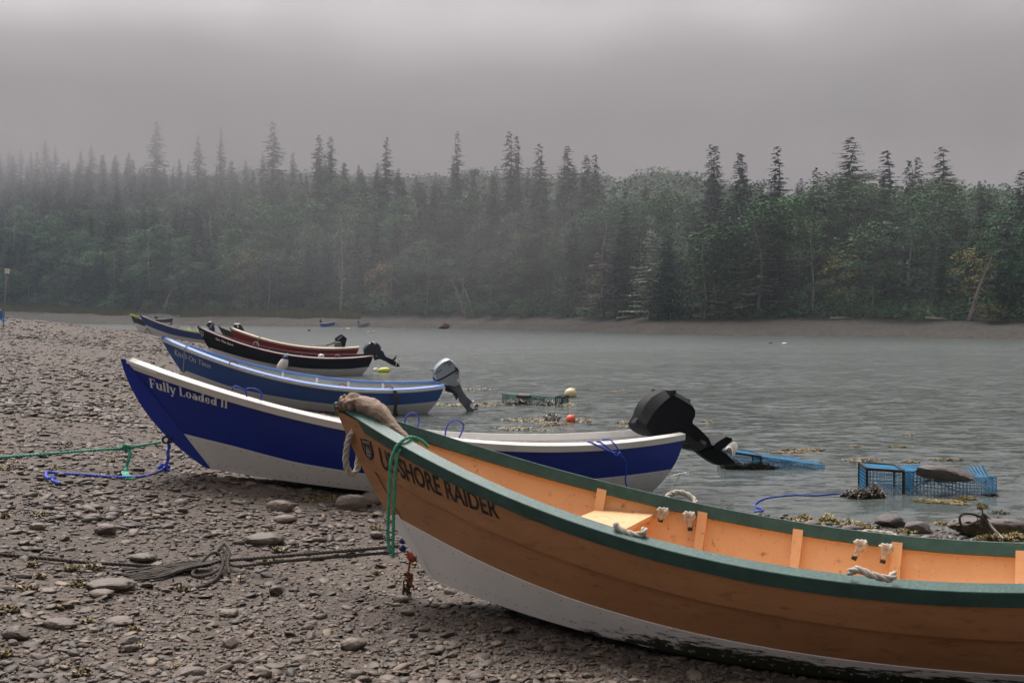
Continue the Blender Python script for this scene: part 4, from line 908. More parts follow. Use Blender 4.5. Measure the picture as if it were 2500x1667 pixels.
def scatter(name, x, y, size, flat, mt, label, seed, sub=1, sink=.35, zoff=0., angular=.6):
    r_ = np.random.default_rng(seed); n = len(x); z = gz(x, y); var = [stone_shape(sub, seed*50+k, angular)[0] for k in range(24)]; Fc = IV[sub][1]; var = np.array(var)
    k = r_.integers(0, 24, n); V = var[k]; sx = size*r_.uniform(.8, 1.25, n); sy = size*r_.uniform(.5, .9, n); sz = size*flat*r_.uniform(.6, 1.4, n)
    V = V*np.stack([sx, sy, sz], 1)[:, None, :]; a = r_.uniform(0, 6.283, n); tx = r_.normal(0, .16, n); ty = r_.normal(0, .16, n)
    X, Y_, Z = V[..., 0], V[..., 1], V[..., 2]
    Z = Z+X*tx[:, None]+Y_*ty[:, None]; c, s_ = np.cos(a)[:, None], np.sin(a)[:, None]; X, Y_ = X*c-Y_*s_, X*s_+Y_*c
    P = np.stack([X+x[:, None], Y_+y[:, None], Z+(z+sz*(1-2*sink)+zoff)[:, None]], -1)
    Fq = (Fc[None]+(np.arange(n)*V.shape[1])[:, None, None]).reshape(-1, 3)
    return fast_mesh(name, P.reshape(-1, 3), Fq, mt, label, 'pebbles', smooth=(sub >= 1 and angular < .4))
def pebmat():
    m = bpy.data.materials.new('shingle_stones'); m.use_nodes = True; t = m.node_tree; N = t.nodes; L = t.links; p = N['Principled BSDF']
    g = N.new('ShaderNodeNewGeometry'); r = N.new('ShaderNodeValToRGB'); L.new(g.outputs['Random Per Island'], r.inputs['Fac']); e = r.color_ramp.elements
    e[0].color = (.038, .028, .021, 1); e[1].color = (.205, .146, .103, 1)
    for q, c in ((.2, (.064, .045, .034)), (.45, (.094, .066, .048)), (.6, (.129, .090, .064)), (.75, (.083, .064, .053)), (.92, (.159, .112, .080))): x = e.new(q); x.color = (*c, 1)
    n = N.new('ShaderNodeTexNoise'); n.inputs['Scale'].default_value = 45; n.inputs['Detail'].default_value = 6; L.new(g.outputs['Position'], n.inputs['Vector'])
    mr = N.new('ShaderNodeMapRange'); mr.inputs['To Min'].default_value = .7; mr.inputs['To Max'].default_value = 1.25; L.new(n.outputs['Fac'], mr.inputs['Value'])
    mx = N.new('ShaderNodeMix'); mx.data_type = 'RGBA'; mx.blend_type = 'MULTIPLY'; mx.inputs['Factor'].default_value = 1; L.new(r.outputs['Color'], mx.inputs['A']); L.new(mr.outputs['Result'], mx.inputs['B'])
    # broad damp patches
    n2 = N.new('ShaderNodeTexNoise'); n2.inputs['Scale'].default_value = .8; n2.inputs['Detail'].default_value = 3; L.new(g.outputs['Position'], n2.inputs['Vector'])
    m3 = N.new('ShaderNodeMapRange'); m3.inputs['From Min'].default_value = .4; m3.inputs['From Max'].default_value = .62; m3.inputs['To Min'].default_value = 1.08; m3.inputs['To Max'].default_value = .72; L.new(n2.outputs['Fac'], m3.inputs['Value'])
    m4 = N.new('ShaderNodeMix'); m4.data_type = 'RGBA'; m4.blend_type = 'MULTIPLY'; m4.inputs['Factor'].default_value = 1; L.new(mx.outputs['Result'], m4.inputs['A']); L.new(m3.outputs['Result'], m4.inputs['B'])
    sz = N.new('ShaderNodeSeparateXYZ'); L.new(g.outputs['Position'], sz.inputs[0]); wt = N.new('ShaderNodeMapRange'); wt.inputs['From Min'].default_value = .14; wt.inputs['From Max'].default_value = .02; wt.inputs['To Min'].default_value = 0; wt.inputs['To Max'].default_value = 1; L.new(sz.outputs['Z'], wt.inputs['Value'])
    m5 = N.new('ShaderNodeMix'); m5.data_type = 'RGBA'; m5.blend_type = 'MULTIPLY'; L.new(wt.outputs['Result'], m5.inputs['Factor']); L.new(m4.outputs['Result'], m5.inputs['A']); m5.inputs['B'].default_value = (.62, .62, .64, 1)
    L.new(m5.outputs['Result'], p.inputs['Base Color'])
    rr = N.new('ShaderNodeMapRange'); rr.inputs['To Min'].default_value = .62; rr.inputs['To Max'].default_value = .38; L.new(wt.outputs['Result'], rr.inputs['Value']); L.new(rr.outputs['Result'], p.inputs['Roughness'])
    b = N.new('ShaderNodeBump'); b.inputs['Strength'].default_value = .35; b.inputs['Distance'].default_value = .006; L.new(n.outputs['Fac'], b.inputs['Height']); L.new(b.outputs[0], p.inputs['Normal'])
    return m
M['pebble'] = pebmat()
def under_boat(x, y):
    m = np.zeros(len(x), bool)
    for k in 'ABCD':
        h = HULL[k]; ax = h.axes(); p0 = h.w((0, 0, 0)); dx, dy = x-p0[0], y-p0[1]; n = math.hypot(ax[0][0], ax[0][1]); lx = (dx*ax[0][0]+dy*ax[0][1])/n; ly = (-dx*ax[0][1]+dy*ax[0][0])/n
        tt = (lx-h.xf)/(h.L-h.xs-h.xf); m |= (tt > (.35 if k == 'A' else .2)) & (tt < 1.05) & (abs(ly) < h.B*.62*np.clip(1-abs(1-tt/.5)**2, .2, 1)-.03)
    return m
def field(n, Y0, Y1, seed, smin, smax, med, xl=.56, xr=.56, clump=.5):
    r_ = np.random.default_rng(seed); y = (1/Y1**1+(1/Y0**1-1/Y1**1)*r_.random(n))**-1.; u = r_.uniform(-xl, xr, n); x = u*y
    s_ = np.clip(np.exp(r_.normal(math.log(med), .55, n)), smin, smax)
    den = vnoise(x*.9, y*.9, 33)*.6+vnoise(x*2.7, y*2.7, 34)*.4; k = r_.random(n) < (1-clump)+clump*2*den
    z = gz(x, y, False); k &= (z > -.045) & ~under_boat(x, y); return x[k], y[k], s_[k]
x, y, s_ = field(17000, 4.6, 8.4, 1, .008, .062, .0165, clump=.75); scatter('shingle', x, y, s_, .30, M['pebble'], 'flat grey brown pebbles covering the foreground beach', 2, sub=2, angular=.55)
x, y, s_ = field(9000, 4.6, 8.4, 3, .004, .016, .0075); scatter('gravel', x, y, s_, .55, M['pebble'], 'fine broken gravel between the foreground pebbles', 3, sub=1, sink=.2, zoff=.003, angular=1)
x, y, s_ = field(17000, 8.2, 14, 4, .010, .070, .021, .56, .56, .75); scatter('shingle', x, y, s_, .32, M['pebble'], 'flat stones on the beach round the blue dory', 5, sub=1, angular=.6)
x, y, s_ = field(16000, 14, 36, 6, .02, .09, .036, .56, .1, .7); scatter('shingle', x, y, s_, .30, M['pebble'], 'scattered stones on the beach beyond the blue dory', 7, sub=1, angular=.7)
x, y, s_ = field(7000, 34, 85, 8, .03, .14, .06, .56, .0, .8); scatter('shingle', x, y, s_, .28, M['pebble'], 'stones on the far left part of the beach', 9, sub=0, angular=.8)

def ghit(px, py):
    d = rays(px, py); t = 3.
    for _ in range(60):
        P = O+d*t; g_ = float(gz(P[0], P[1], False)[0]); e = P[2]-g_
        if abs(e) < .002: break
        t += e/max(-d[2], .02)*.7
    return O+d*t
def boulder(name, px, py, w, hgt, label, mt=None, seed=0, z=None, ang=.3, dep=.75, sub=3, rot=0., parent=None, sink=.25):
    """stone whose foot stands where the photo shows it; w, hgt in photo pixels"""
    P = ghit(px, py) if z is None else atz(px, py, z); Y = P[1]; k = Y/F_PX; a, b, c = w*k/2, w*k/2*dep, hgt*k/2*1.15
    V, Fc = stone_shape(sub, seed+900, ang); V = V*np.array([a, b, c]); cr, sr = math.cos(rot), math.sin(rot)
    V = np.stack([V[:, 0]*cr-V[:, 1]*sr, V[:, 0]*sr+V[:, 1]*cr, V[:, 2]], 1); mb = MB(); ctr = np.array([P[0], P[1]+b*.8, P[2]+c*(1-2*sink)])
    mb.add(V+ctr, [tuple(f) for f in Fc]); o = mb.build(name, mt or M['stone_smooth'], smooth=True, origin=ctr.tolist()); tag(o, label, 'stone'); return o
BO = [(855, 1246, 82, 44, 'big smooth rounded stone, front one of three beside the orange bow'), (912, 1234, 78, 36, 'smooth stone wedged between two others behind the front rounded one'), (918, 1216, 62, 26, 'rearmost smooth stone of three by the orange bow'),
      (633, 1332, 108, 30, 'long tapering light brown stone, lying alone left of the green rope'), (676, 1250, 74, 30, 'low round topped stone behind the long tapering one'), (252, 1304, 56, 26, 'squarish stone on the open beach left of the long tapering one'),
      (133, 1537, 90, 24, 'long flat oval stone in the lower left foreground'), (250, 1448, 130, 30, 'wide flat slab under the dark rope in the left foreground'), (670, 1452, 40, 24, 'small dark blocky stone below the dark rope'), (692, 1278, 60, 22, 'slanted grey stone between the long one and the three by the bow'),
      (186, 1236, 34, 20, 'small pointed stone at the left, above the squarish one'), (222, 1270, 46, 16, 'low flat stone left of centre, above the squarish one'), (84, 1294, 44, 18, 'low grey stone near the left edge'), (306, 1578, 64, 26, 'dark flat stone at the bottom left'), (556, 1586, 50, 30, 'dark angular stone at the bottom, left of centre'),
      (555, 1506, 62, 18, 'thin flat stone left of the hanging chain'), (916, 1312, 38, 16, 'short cylinder shaped stone beside the green rope ends'), (280, 1530, 84, 22, 'flat brown stone beside the long oval one'), (635, 1655, 56, 30, 'stone cut by the bottom edge left of centre'), (240, 1462, 70, 22, 'stone tucked against the wide flat slab'),
      (30, 1560, 80, 30, 'dark broken stone at the left edge of the foreground'), (860, 1590, 70, 34, 'pointed brown stone low in the foreground'), (980, 1470, 44, 16, 'dark stone right behind the hanging chain'), (450, 1660, 90, 26, 'flat stone cut by the bottom edge at the left'), (340, 1370, 66, 18, 'stone lying across the dark rope')]
for i, (px, py, w, hg, lb) in enumerate(BO): boulder('beach_stone', px, py, w, hg, lb, M['stone_smooth'], i, ang=(.25 if i not in (8, 13, 14, 20, 21) else .9), rot=random.uniform(-.4, .4))
boulder('boulder', 2182, 1288, 78, 34, 'grey boulder with orange lichen at the waterline', M['rock'], 61, ang=.8)
boulder('rock', 2321, 1274, 24, 15, 'small dark stone alone in the shallows by the weedy rock', M['rock'], 62, ang=1)
boulder('rock', 1778, 1224, 22, 17, 'small black rock sticking out of the water near the white rope handle', M['rock_weed'], 63, ang=1)
boulder('rock', 2250, 1300, 80, 26, 'pile of grey shore stones right of the lichen boulder', M['rock'], 64, ang=.9, z=.05)
boulder('rock', 2090, 1300, 60, 20, 'flat grey stone at the waterline left of the lichen boulder', M['rock'], 65, ang=.6)
boulder('rock', 1985, 1286, 50, 16, 'pale smooth stone just beyond the green rail', M['stone_smooth'], 66, ang=.3)
# the big weedy rock at the right edge: pale flat top, dark growth on its side
def weedy_rock():
    P = atz(2440, 1318, .05); Y = P[1]; k = Y/F_PX
    V, Fc = stone_shape(3, 7001, .9); V = V*np.array([112*k, 70*k, 36*k]); V[:, 2] = np.minimum(V[:, 2], 24*k+.01*vnoise(V[:, 0]*20, V[:, 1]*20, 3))
    mb = MB(); c = np.array([P[0]+.03, P[1]+.22, .10]); mb.add(V+c, [tuple(f) for f in Fc]); o = mb.build('boulder', [M['rock'], M['rock_weed']], smooth=35, origin=c.tolist())
    for f in o.data.polygons: f.material_index = 0 if f.normal.z > .72 else 1
    tag(o, 'big weed hung boulder with pale flat top at the right edge', 'stone'); return c, k
wc, wk = weedy_rock()
# ------------------------------------------------------------------ seaweed
def weed(name, spots, mt, label, seed, wet=True):
    """spots: (px, py, half width px, half height px, lift m, pieces); each piece a small crinkled blade"""
    r_ = np.random.default_rng(seed); Vs = []
    for (px, py, hw, hh, lift, n) in spots:
        P = atz(px, py, .0) if wet else ghit(px, py); k = P[1]/F_PX; rx = hw*k; ry = max(hh*k*P[1]/(CAMH-P[2])*.9, .04)
        a = r_.uniform(0, 6.283, n); q = r_.uniform(0, 1, n)**.5; x = P[0]+np.cos(a)*q*rx*(1+.2*np.sin(a*5)); y = P[1]+np.sin(a)*q*ry
        z0 = np.full(n, P[2]+.004) if wet else gz(x, y, False)+.008
        z = z0+lift*(.35 if wet and lift < .09 else .8)*r_.uniform(0, 1, n)**1.3*(1-q**2)*1.2; s_ = r_.uniform(.010, .028, n)*(1+.3*(P[1] > 14)+.3*(P[1] > 19)); th = r_.uniform(0, 6.283, n); el = r_.uniform(-.3, .9, n)
        el = el*(.35 if wet and lift < .09 else 1); d = np.stack([np.cos(th)*np.cos(el), np.sin(th)*np.cos(el), np.sin(el)], 1)*s_[:, None]; w = np.stack([-np.sin(th), np.cos(th), r_.uniform(-.5, .5, n)], 1)*(s_*.34)[:, None]; c = np.stack([x, y, z], 1)
        Vs.append(np.stack([c-d*.3, c+w+d*.1, c+d*.9+w*.6, c+d*1.1-w*.4, c-w+d*.2], 1).reshape(-1, 3))
    V = np.concatenate(Vs); fast_mesh(name, V, np.arange(len(V)).reshape(-1, 5), mt, label, 'seaweed')
weed('seaweed', [(1963, 1099, 46, 4, .03, 1500), (1930, 1104, 60, 2, .01, 500), (2089, 1089, 16, 2, .03, 160), (2197, 1091, 30, 2, .01, 200), (2108, 1124, 50, 4, .012, 420), (2223, 1128, 20, 3, .02, 240), (2308, 1122, 40, 3, .02, 350), (2218, 1061, 15, 2, .01, 120), (1723, 1029, 14, 3, .03, 240), (1545, 1032, 40, 5, .04, 700),
     (1533, 1043, 30, 3, .01, 260), (1289, 1024, 55, 4, .02, 600), (1349, 1034, 45, 5, .03, 900), (1421, 1026, 25, 5, .03, 420), (1251, 1046, 46, 4, .015, 560), (1330, 1050, 40, 2, .01, 200), (1213, 986, 26, 4, .05, 500), (1387, 988, 16, 4, .04, 260), (1508, 954, 20, 2, .02, 150), (1161, 950, 50, 3, .015, 420), (1110, 988, 70, 3, .02, 700), (1180, 988, 40, 4, .03, 500), (1050, 984, 30, 4, .03, 300)],
     M['weed'], 'olive and straw coloured rockweed floating on the shallows', 5)
weed('seaweed', [(2100, 1213, 42, 6, .10, 2600), (2085, 1200, 20, 3, .06, 500), (2135, 1210, 20, 8, .16, 1500), (1845, 1144, 55, 3, .09, 2200), (1790, 1143, 26, 3, .14, 1200), (1800, 1141, 30, 3, .05, 500), (2418, 1208, 18, 4, .05, 500), (1349, 1022, 20, 8, .10, 500), (1255, 985, 34, 4, .10, 1300), (1335, 987, 34, 4, .10, 1100), (1290, 986, 50, 2, .05, 600)], M['weed_dark'], 'dark brown rockweed heaped round the wire traps', 6)
weed('seaweed', [(2300, 1225, 55, 5, .03, 1900), (2250, 1222, 20, 3, .03, 400), (2360, 1217, 24, 4, .06, 700), (1884, 1140, 30, 2, .02, 260), (2345, 1231, 20, 2, .01, 200), (1947, 1136, 8, 4, .05, 100)], M['weed_y'], 'bright mustard seaweed floating against the nearest trap', 7)
weed('seaweed', [(2023, 1277, 22, 8, .10, 900), (1966, 1268, 16, 5, .05, 350), (1940, 1275, 18, 5, .05, 350), (2082, 1288, 30, 6, .06, 700), (2040, 1282, 40, 3, .03, 400), (1813, 1246, 26, 3, .03, 260), (2116, 1292, 20, 3, .04, 200), (2310, 1286, 45, 5, .05, 1000), (2360, 1300, 26, 5, .05, 400), (2430, 1322, 50, 6, .07, 1100), (2480, 1318, 30, 6, .07, 700), (2220, 1300, 30, 4, .03, 300)], M['weed_y'], 'yellow brown wrack strewn along the waterline stones', 8, wet=False)
weed('seaweed', [(2425, 1296, 70, 8, .14, 2600), (2441, 1282, 58, 8, .16, 3200), (2392, 1290, 26, 8, .12, 900), (2483, 1272, 30, 7, .20, 1500)], M['rock_weed'], 'black green weed hanging over the big boulder', 9, wet=False)
sp = []
rr_ = random.Random(4)
for px, py, hw in [(160, 1082, 14), (270, 1126, 12), (130, 1143, 10), (15, 1143, 22), (35, 1133, 12), (255, 1158, 10), (92, 1258, 16), (12, 1262, 14), (805, 1215, 40), (760, 1222, 24), (600, 1192, 12), (920, 1290, 16), (945, 1272, 12), (680, 1344, 18), (445, 1441, 22), (920, 1400, 12), (80, 1380, 12), (180, 1390, 26), (60, 1440, 30), (20, 1490, 26), (150, 1485, 14), (200, 1645, 20), (430, 1633, 10), (340, 1583, 10), (100, 1410, 16), (1012, 1384, 10), (230, 1386, 20), (190, 1430, 20), (650, 1375, 14), (590, 1415, 8), (380, 1085, 10), (215, 1520, 12), (330, 1540, 12), (10, 1600, 16)]:
    sp.append((px, py, hw, 4, .02, int(hw*7)))
weed('beach_wrack', sp, M['weed'], 'scraps of yellow brown seaweed scattered on the shingle', 10, wet=False)

# ------------------------------------------------------------------ outboard engines
def slab(mb, h, prof, hw, y0=0., inner=.86, mi=0, mid=.55, cy=None):
    """side outline (photo pixels) on the boat's centre plane, given real thickness with a bevelled shoulder"""
    P = np.array([h.onplane(a, b, y0) for a, b in prof]); c = P.mean(0); ay = h.axes()[1]; n = len(P)
    I = np.array([h.onplane(a, b, y0) for a, b in inner]) if not isinstance(inner, float) else c+(P-c)*inner
    L4 = [I-ay*hw, P-ay*hw*mid, P+ay*hw*mid, I+ay*hw]; b = np.concatenate(L4)
    area = np.cross(P[1]-P[0], P[2]-P[0]) @ ay
    fs = [(k*n+i, k*n+(i+1) % n, (k+1)*n+(i+1) % n, (k+1)*n+i) for k in range(3) for i in range(n)]+[tuple(range(n))[::-1], tuple(3*n+i for i in range(n))]
    mb.add(b, fs, mi)
def C6(*p): return [(1400+x/5.2273, 930+y/5.2273) for x, y in p]
def C7(*p): return [(960+x/8.254, 850+y/8.254) for x, y in p]
def C9(*p): return [(700+x/5.88, 760+y/5.88) for x, y in p]
def C2(*p): return [(310+x/7.84, 750+y/7.84) for x, y in p]
def fix_normals(o):
    import bmesh
    bm = bmesh.new(); bm.from_mesh(o.data); bmesh.ops.recalc_face_normals(bm, faces=bm.faces[:]); bm.to_mesh(o.data); bm.free(); return o
def part(mb, name, mt, par, smooth=30): return fix_normals(mb.build(name, mt, par, smooth))
def engine(key, label, group=None):
    h = HULL[key]; P = h.w(h.loc(1, .1, -1)+np.array([0, h.B*h.ws, 0])); return h, thing('outboard_motor', P.tolist(), label, 'outboard motor', group)
# big black one on the royal blue dory
h, e = engine('B', 'large black outboard under a boxy cover, tilted up on the royal blue dory')
m_ = MB(); slab(m_, h, C6((795, 610), (790, 520), (805, 450), (830, 370), (870, 290), (950, 200), (1040, 145), (1110, 112), (1190, 108), (1300, 165), (1405, 230), (1445, 262), (1452, 350), (1448, 430), (1410, 490), (1400, 640), (1330, 700), (930, 700), (850, 650)), .21,
    inner=C6((818, 600), (815, 540), (850, 480), (885, 430), (930, 370), (985, 310), (1040, 255), (1080, 215), (1110, 195), (1195, 190), (1260, 225), (1340, 280), (1420, 330), (1432, 360), (1430, 440), (1400, 490), (1390, 630), (1325, 690), (935, 690)), mid=.62) if 0 else slab(m_, h, C6((795, 610), (790, 520), (805, 450), (830, 370), (870, 290), (950, 200), (1040, 145), (1110, 112), (1190, 108), (1300, 165), (1405, 230), (1452, 350), (1448, 430), (1410, 490), (1400, 640), (1330, 700), (930, 700), (850, 650)), .21,
    inner=C6((818, 600), (815, 545), (845, 490), (885, 430), (925, 370), (985, 305), (1050, 245), (1110, 195), (1195, 190), (1290, 245), (1405, 318), (1432, 370), (1430, 440), (1400, 490), (1390, 630), (1325, 690), (935, 690), (860, 645)), mid=.45)
cowl = part(m_, 'cowl', M['black_plastic'], e, 22)
m_ = MB(); slab(m_, h, C6((1115, 112), (1188, 108), (1180, 178), (1118, 182)), .215, inner=.99, mid=.99); part(m_, 'handle_recess', M['tape'], cowl)
m_ = MB(); slab(m_, h, C6((1400, 232), (1440, 262), (1455, 225), (1460, 300), (1445, 345), (1405, 330)), .06, inner=.9); slab(m_, h, C6((825, 440), (800, 470), (750, 535), (765, 540), (800, 500)), .05, inner=.9); part(m_, 'latch', M['black_plastic'], cowl)
m_ = MB(); slab(m_, h, C6((1380, 490), (1440, 490), (1560, 590), (1690, 715), (1725, 790), (1700, 830), (1560, 905), (1500, 870), (1420, 760), (1370, 640)), .085, inner=.88); part(m_, 'midsection', M['black_plastic'], e)
m_ = MB(); slab(m_, h, C6((1560, 905), (1700, 825), (1830, 850), (1925, 915), (2050, 1030), (2045, 1072), (1960, 1082), (1800, 1065), (1700, 1010), (1600, 940)), .05, inner=.9); part(m_, 'gearcase', M['black_plastic'], e)
m_ = MB(); slab(m_, h, C6((1690, 810), (1720, 775), (1850, 693), (1925, 715), (1932, 740), (1915, 765), (1785, 872), (1740, 880)), .16, inner=.97, mid=.9); part(m_, 'cavitation_plate', M['black_plastic'], e)
def propeller(h, par, cx, cy, r, ax2, mt, nb=3, rot=.3):
    c = h.onplane(cx, cy); a = h.onplane(*ax2)-c; a /= np.linalg.norm(a); u = np.cross(a, [0, 0, 1]); u /= np.linalg.norm(u); v = np.cross(a, u); m_ = MB()
    m_.tube([c-a*r*.5, c-a*r*.3, c+a*r*.35, c+a*r*.5], [r*.20, r*.27, r*.25, r*.17], 12)
    for k in range(nb):
        t0 = rot+k*6.283/nb; rows = []
        for q in np.linspace(.2, 1, 7):
            w = r*.62*math.sin(math.pi*min(.95, .25+q*.62)); row = []
            for s_ in np.linspace(-1, 1, 7):
                an = t0+s_*w/max(q*r, .05)*.55; z = s_*w*(.75-.4*q); row.append(c+(u*math.cos(an)+v*math.sin(an))*q*r+a*z)
            rows.append(row)
        R0 = np.array(rows); m_.grid(R0+a*.004); m_.grid(R0-a*.004, flip=True)
        for e0, e1 in ((R0[:, 0], 0), (R0[:, -1], 0), (R0[-1], 0)): m_.grid([e0-a*.004, e0+a*.004])
    return part(m_, 'propeller', mt, par, 40)
propeller(h, e, 1400+2005/5.2273, 930+890/5.2273, .125, (1400+2060/5.2273, 930+935/5.2273), M['prop_white'], rot=.5)
m_ = MB(); slab(m_, h, C6((1340, 640), (1470, 745), (1500, 760), (1640, 790), (1620, 850), (1530, 880), (1490, 890), (1405, 860), (1400, 800), (1330, 760)), .13, inner=.93); slab(m_, h, C6((1565, 740), (1615, 770), (1610, 805), (1560, 780)), .135, inner=.95, mi=1); fix_normals(m_.build('clamp_bracket', [M['tape'], M['silver_dk']], e, 30))
# silver one on the mid blue dory
h, e = engine('C', 'silver outboard with black lettering, tilted up on the mid blue dory')
m_ = MB(); slab(m_, h, C7((845, 640), (805, 560), (798, 470), (815, 410), (845, 370), (890, 320), (950, 265), (1010, 225), (1075, 205), (1130, 210), (1180, 240), (1230, 290), (1275, 350), (1290, 385), (1200, 455), (1100, 520), (1020, 570), (940, 612)), .15, inner=.88, mid=.6)
cowl = part(m_, 'cowl', M['silver'], e, 50)
m_ = MB(); slab(m_, h, C7((850, 655), (940, 622), (1020, 580), (1100, 530), (1200, 465), (1292, 393), (1312, 440), (1322, 520), (1325, 640), (1335, 710), (1240, 770), (1130, 755), (1040, 700), (960, 690), (880, 680)), .13, inner=.90, mid=.6); part(m_, 'lower_cowl', M['silver'], e, 50)
m_ = MB(); slab(m_, h, C7((840, 642), (935, 612), (1020, 570), (1100, 520), (1200, 455), (1290, 385), (1296, 396), (1200, 468), (1100, 533), (1020, 583), (940, 625), (850, 655)), .153, inner=.93, mid=.7); part(m_, 'cowl_seam', M['tape'], cowl)
m_ = MB(); slab(m_, h, C7((1110, 755), (1330, 690), (1365, 780), (1410, 870), (1480, 970), (1600, 1070), (1545, 1125), (1540, 1180), (1450, 1210), (1390, 1140), (1335, 1070), (1290, 950), (1225, 850)), .055, inner=.84); part(m_, 'midsection', M['silver_dk'], e, 50)
m_ = MB(); slab(m_, h, C7((1440, 1190), (1545, 1165), (1600, 1205), (1690, 1185), (1700, 1225), (1605, 1252), (1650, 1310), (1690, 1345), (1590, 1318), (1490, 1285)), .04, inner=.85); part(m_, 'gearcase', M['silver_dk'], e, 40)
m_ = MB(); slab(m_, h, C7((1565, 1105), (1575, 1112), (1630, 1060), (1622, 1050)), .09, inner=.99); part(m_, 'cavitation_plate', M['silver'], e)
propeller(h, e, 960+1665/8.254, 850+1205/8.254, .085, (960+1720/8.254, 850+1235/8.254), M['black_plastic'])
m_ = MB(); slab(m_, h, C7((1040, 720), (1120, 760), (1220, 850), (1310, 975), (1270, 1040), (1200, 900), (1050, 860)), .08, inner=.9); part(m_, 'clamp_bracket', M['tape'], e)
m_ = MB(); slab(m_, h, C7((1205, 370), (1235, 365), (1305, 450), (1290, 470), (1250, 440)), .157, inner=.98); slab(m_, h, C7((1235, 480), (1270, 480), (1265, 510), (1235, 510)), .14, inner=.98); slab(m_, h, C7((775, 585), (790, 575), (850, 645), (830, 655)), .08, inner=.95); slab(m_, h, C7((765, 425), (790, 420), (790, 450), (765, 445)), .04, inner=.95); part(m_, 'latch', M['tape'], cowl)
m_ = MB(); slab(m_, h, C7((1255, 620), (1300, 585), (1330, 600), (1330, 650), (1300, 670), (1260, 660)), .135, inner=.98); part(m_, 'sticker', M['buoy_white'], e)
def plane_text(h, par, text, quad, y, mt, bold=.0):
    """flat lettering on a side face: quad TL,BL,TR,BR in photo pixels on the plane at sideways distance y"""
    (polys, bx) = font_polys(text, bold); TL, BL, TR, BR = [np.array(h.onplane(a, b, y)) for a, b in quad]; mb = MB(); x0, x1, y0, y1 = bx
    for vs, fs in polys: mb.add([(TL*(1-(y1-b)/(y1-y0))+BL*(y1-b)/(y1-y0))*(1-(a-x0)/(x1-x0))+(TR*(1-(y1-b)/(y1-y0))+BR*(y1-b)/(y1-y0))*(a-x0)/(x1-x0) for a, b in vs], fs)
    mb.build('engine_lettering', mt, par)
plane_text(h, cowl, 'HONDA', C7((815, 515), (830, 548), (970, 415), (990, 440)), -.156, M['letter_black'], .02)
plane_text(h, cowl, '20', C7((1085, 310), (1115, 365), (1165, 250), (1195, 300)), -.156, M['letter_black'], .02)
m_ = MB(); slab(m_, h, C7((985, 340), (1000, 350), (1130, 225), (1115, 215)), .152, inner=.96, mid=.9); part(m_, 'cowl_stripe', M['silver_dk'], cowl)
# black one on the black dory
h, e = engine('D', 'glossy black outboard with a worn white propeller, tilted up on the black dory')
m_ = MB(); slab(m_, h, C9((1108, 600), (1100, 560), (1112, 515), (1140, 475), (1175, 445), (1225, 425), (1290, 440), (1330, 470), (1350, 520), (1340, 560), (1300, 610), (1270, 645), (1130, 638)), .19, inner=.86, mid=.6); cowl = part(m_, 'cowl', M['black_gloss'], e, 50)
m_ = MB(); slab(m_, h, C9((1200, 430), (1225, 425), (1215, 455), (1190, 460)), .195, inner=.95); slab(m_, h, C9((1255, 440), (1272, 445), (1262, 475), (1245, 470)), .195, inner=.95, mi=1); fix_normals(m_.build('cowl_badge', [M['tape'], M['buoy_white']], cowl))
m_ = MB(); slab(m_, h, C9((1280, 620), (1345, 545), (1385, 570), (1395, 610), (1425, 650), (1545, 700), (1410, 715), (1330, 680)), .09, inner=.88); part(m_, 'midsection', M['black_gloss'], e)
m_ = MB(); slab(m_, h, C9((1410, 655), (1500, 690), (1560, 720), (1630, 785), (1570, 797), (1480, 755), (1410, 712)), .05, inner=.85); slab(m_, h, C9((1490, 690), (1530, 680), (1575, 632), (1560, 680), (1540, 705)), .10, inner=.95); part(m_, 'gearcase', M['black_plastic'], e)
propeller(h, e, 700+1590/5.88, 760+732/5.88, .17, (700+1625/5.88, 760+760/5.88), M['prop_white'], rot=.9)
m_ = MB(); slab(m_, h, C9((1240, 640), (1400, 660), (1400, 700), (1330, 680), (1260, 700)), .12, inner=.9); part(m_, 'clamp_bracket', M['tape'], e)
# small upright one on the dark red dory
h, e = engine('E', 'small black outboard with tiller, upright on the dark red dory')
e.location = h.onplane(835, 850).tolist()
m_ = MB(); slab(m_, h, C9((688, 385), (775, 325), (800, 335), (862, 385), (850, 440), (700, 430)), .18, inner=.88); cowl = part(m_, 'cowl', M['black_plastic'], e)
m_ = MB(); slab(m_, h, C9((715, 405), (780, 352), (795, 360), (735, 410)), .183, inner=.98); part(m_, 'cowl_stripe', M['silver'], cowl)
m_ = MB(); slab(m_, h, C9((775, 430), (852, 435), (838, 500), (832, 560), (790, 560), (785, 500)), .12, inner=.88); part(m_, 'midsection', M['black_plastic'], e)
m_ = MB(); m_.tube([h.onplane(700+700/5.88, 760+440/5.88), h.onplane(700+640/5.88, 760+468/5.88), h.onplane(700+568/5.88, 760+488/5.88)], [.03, .025, .03], 8); part(m_, 'tiller', M['black_plastic'], e)
m_ = MB(); slab(m_, h, C9((690, 450), (770, 440), (785, 530), (700, 530), (680, 490)), .10, inner=.85); part(m_, 'clamp_bracket', M['silver_dk'], e)
h, e = engine('F', 'grey black outboard with a white stripe, upright beyond the red bow')
e.location = h.onplane(582, 815).tolist()
m_ = MB(); slab(m_, h, C2((2048, 400), (2042, 320), (2060, 308), (2160, 308), (2205, 360), (2250, 450), (2230, 500), (2140, 500), (2110, 420)), .2, inner=.85); cowl = part(m_, 'cowl', M['black_gloss'], e, 40)
m_ = MB(); slab(m_, h, C2((2105, 390), (2100, 316), (2125, 316), (2135, 390)), .203, inner=.98); part(m_, 'cowl_stripe', M['buoy_white'], cowl)
h, e = engine('G', 'grey outboard with a light stripe, upright beyond the black dory bow')
e.location = h.onplane(512, 812).tolist()
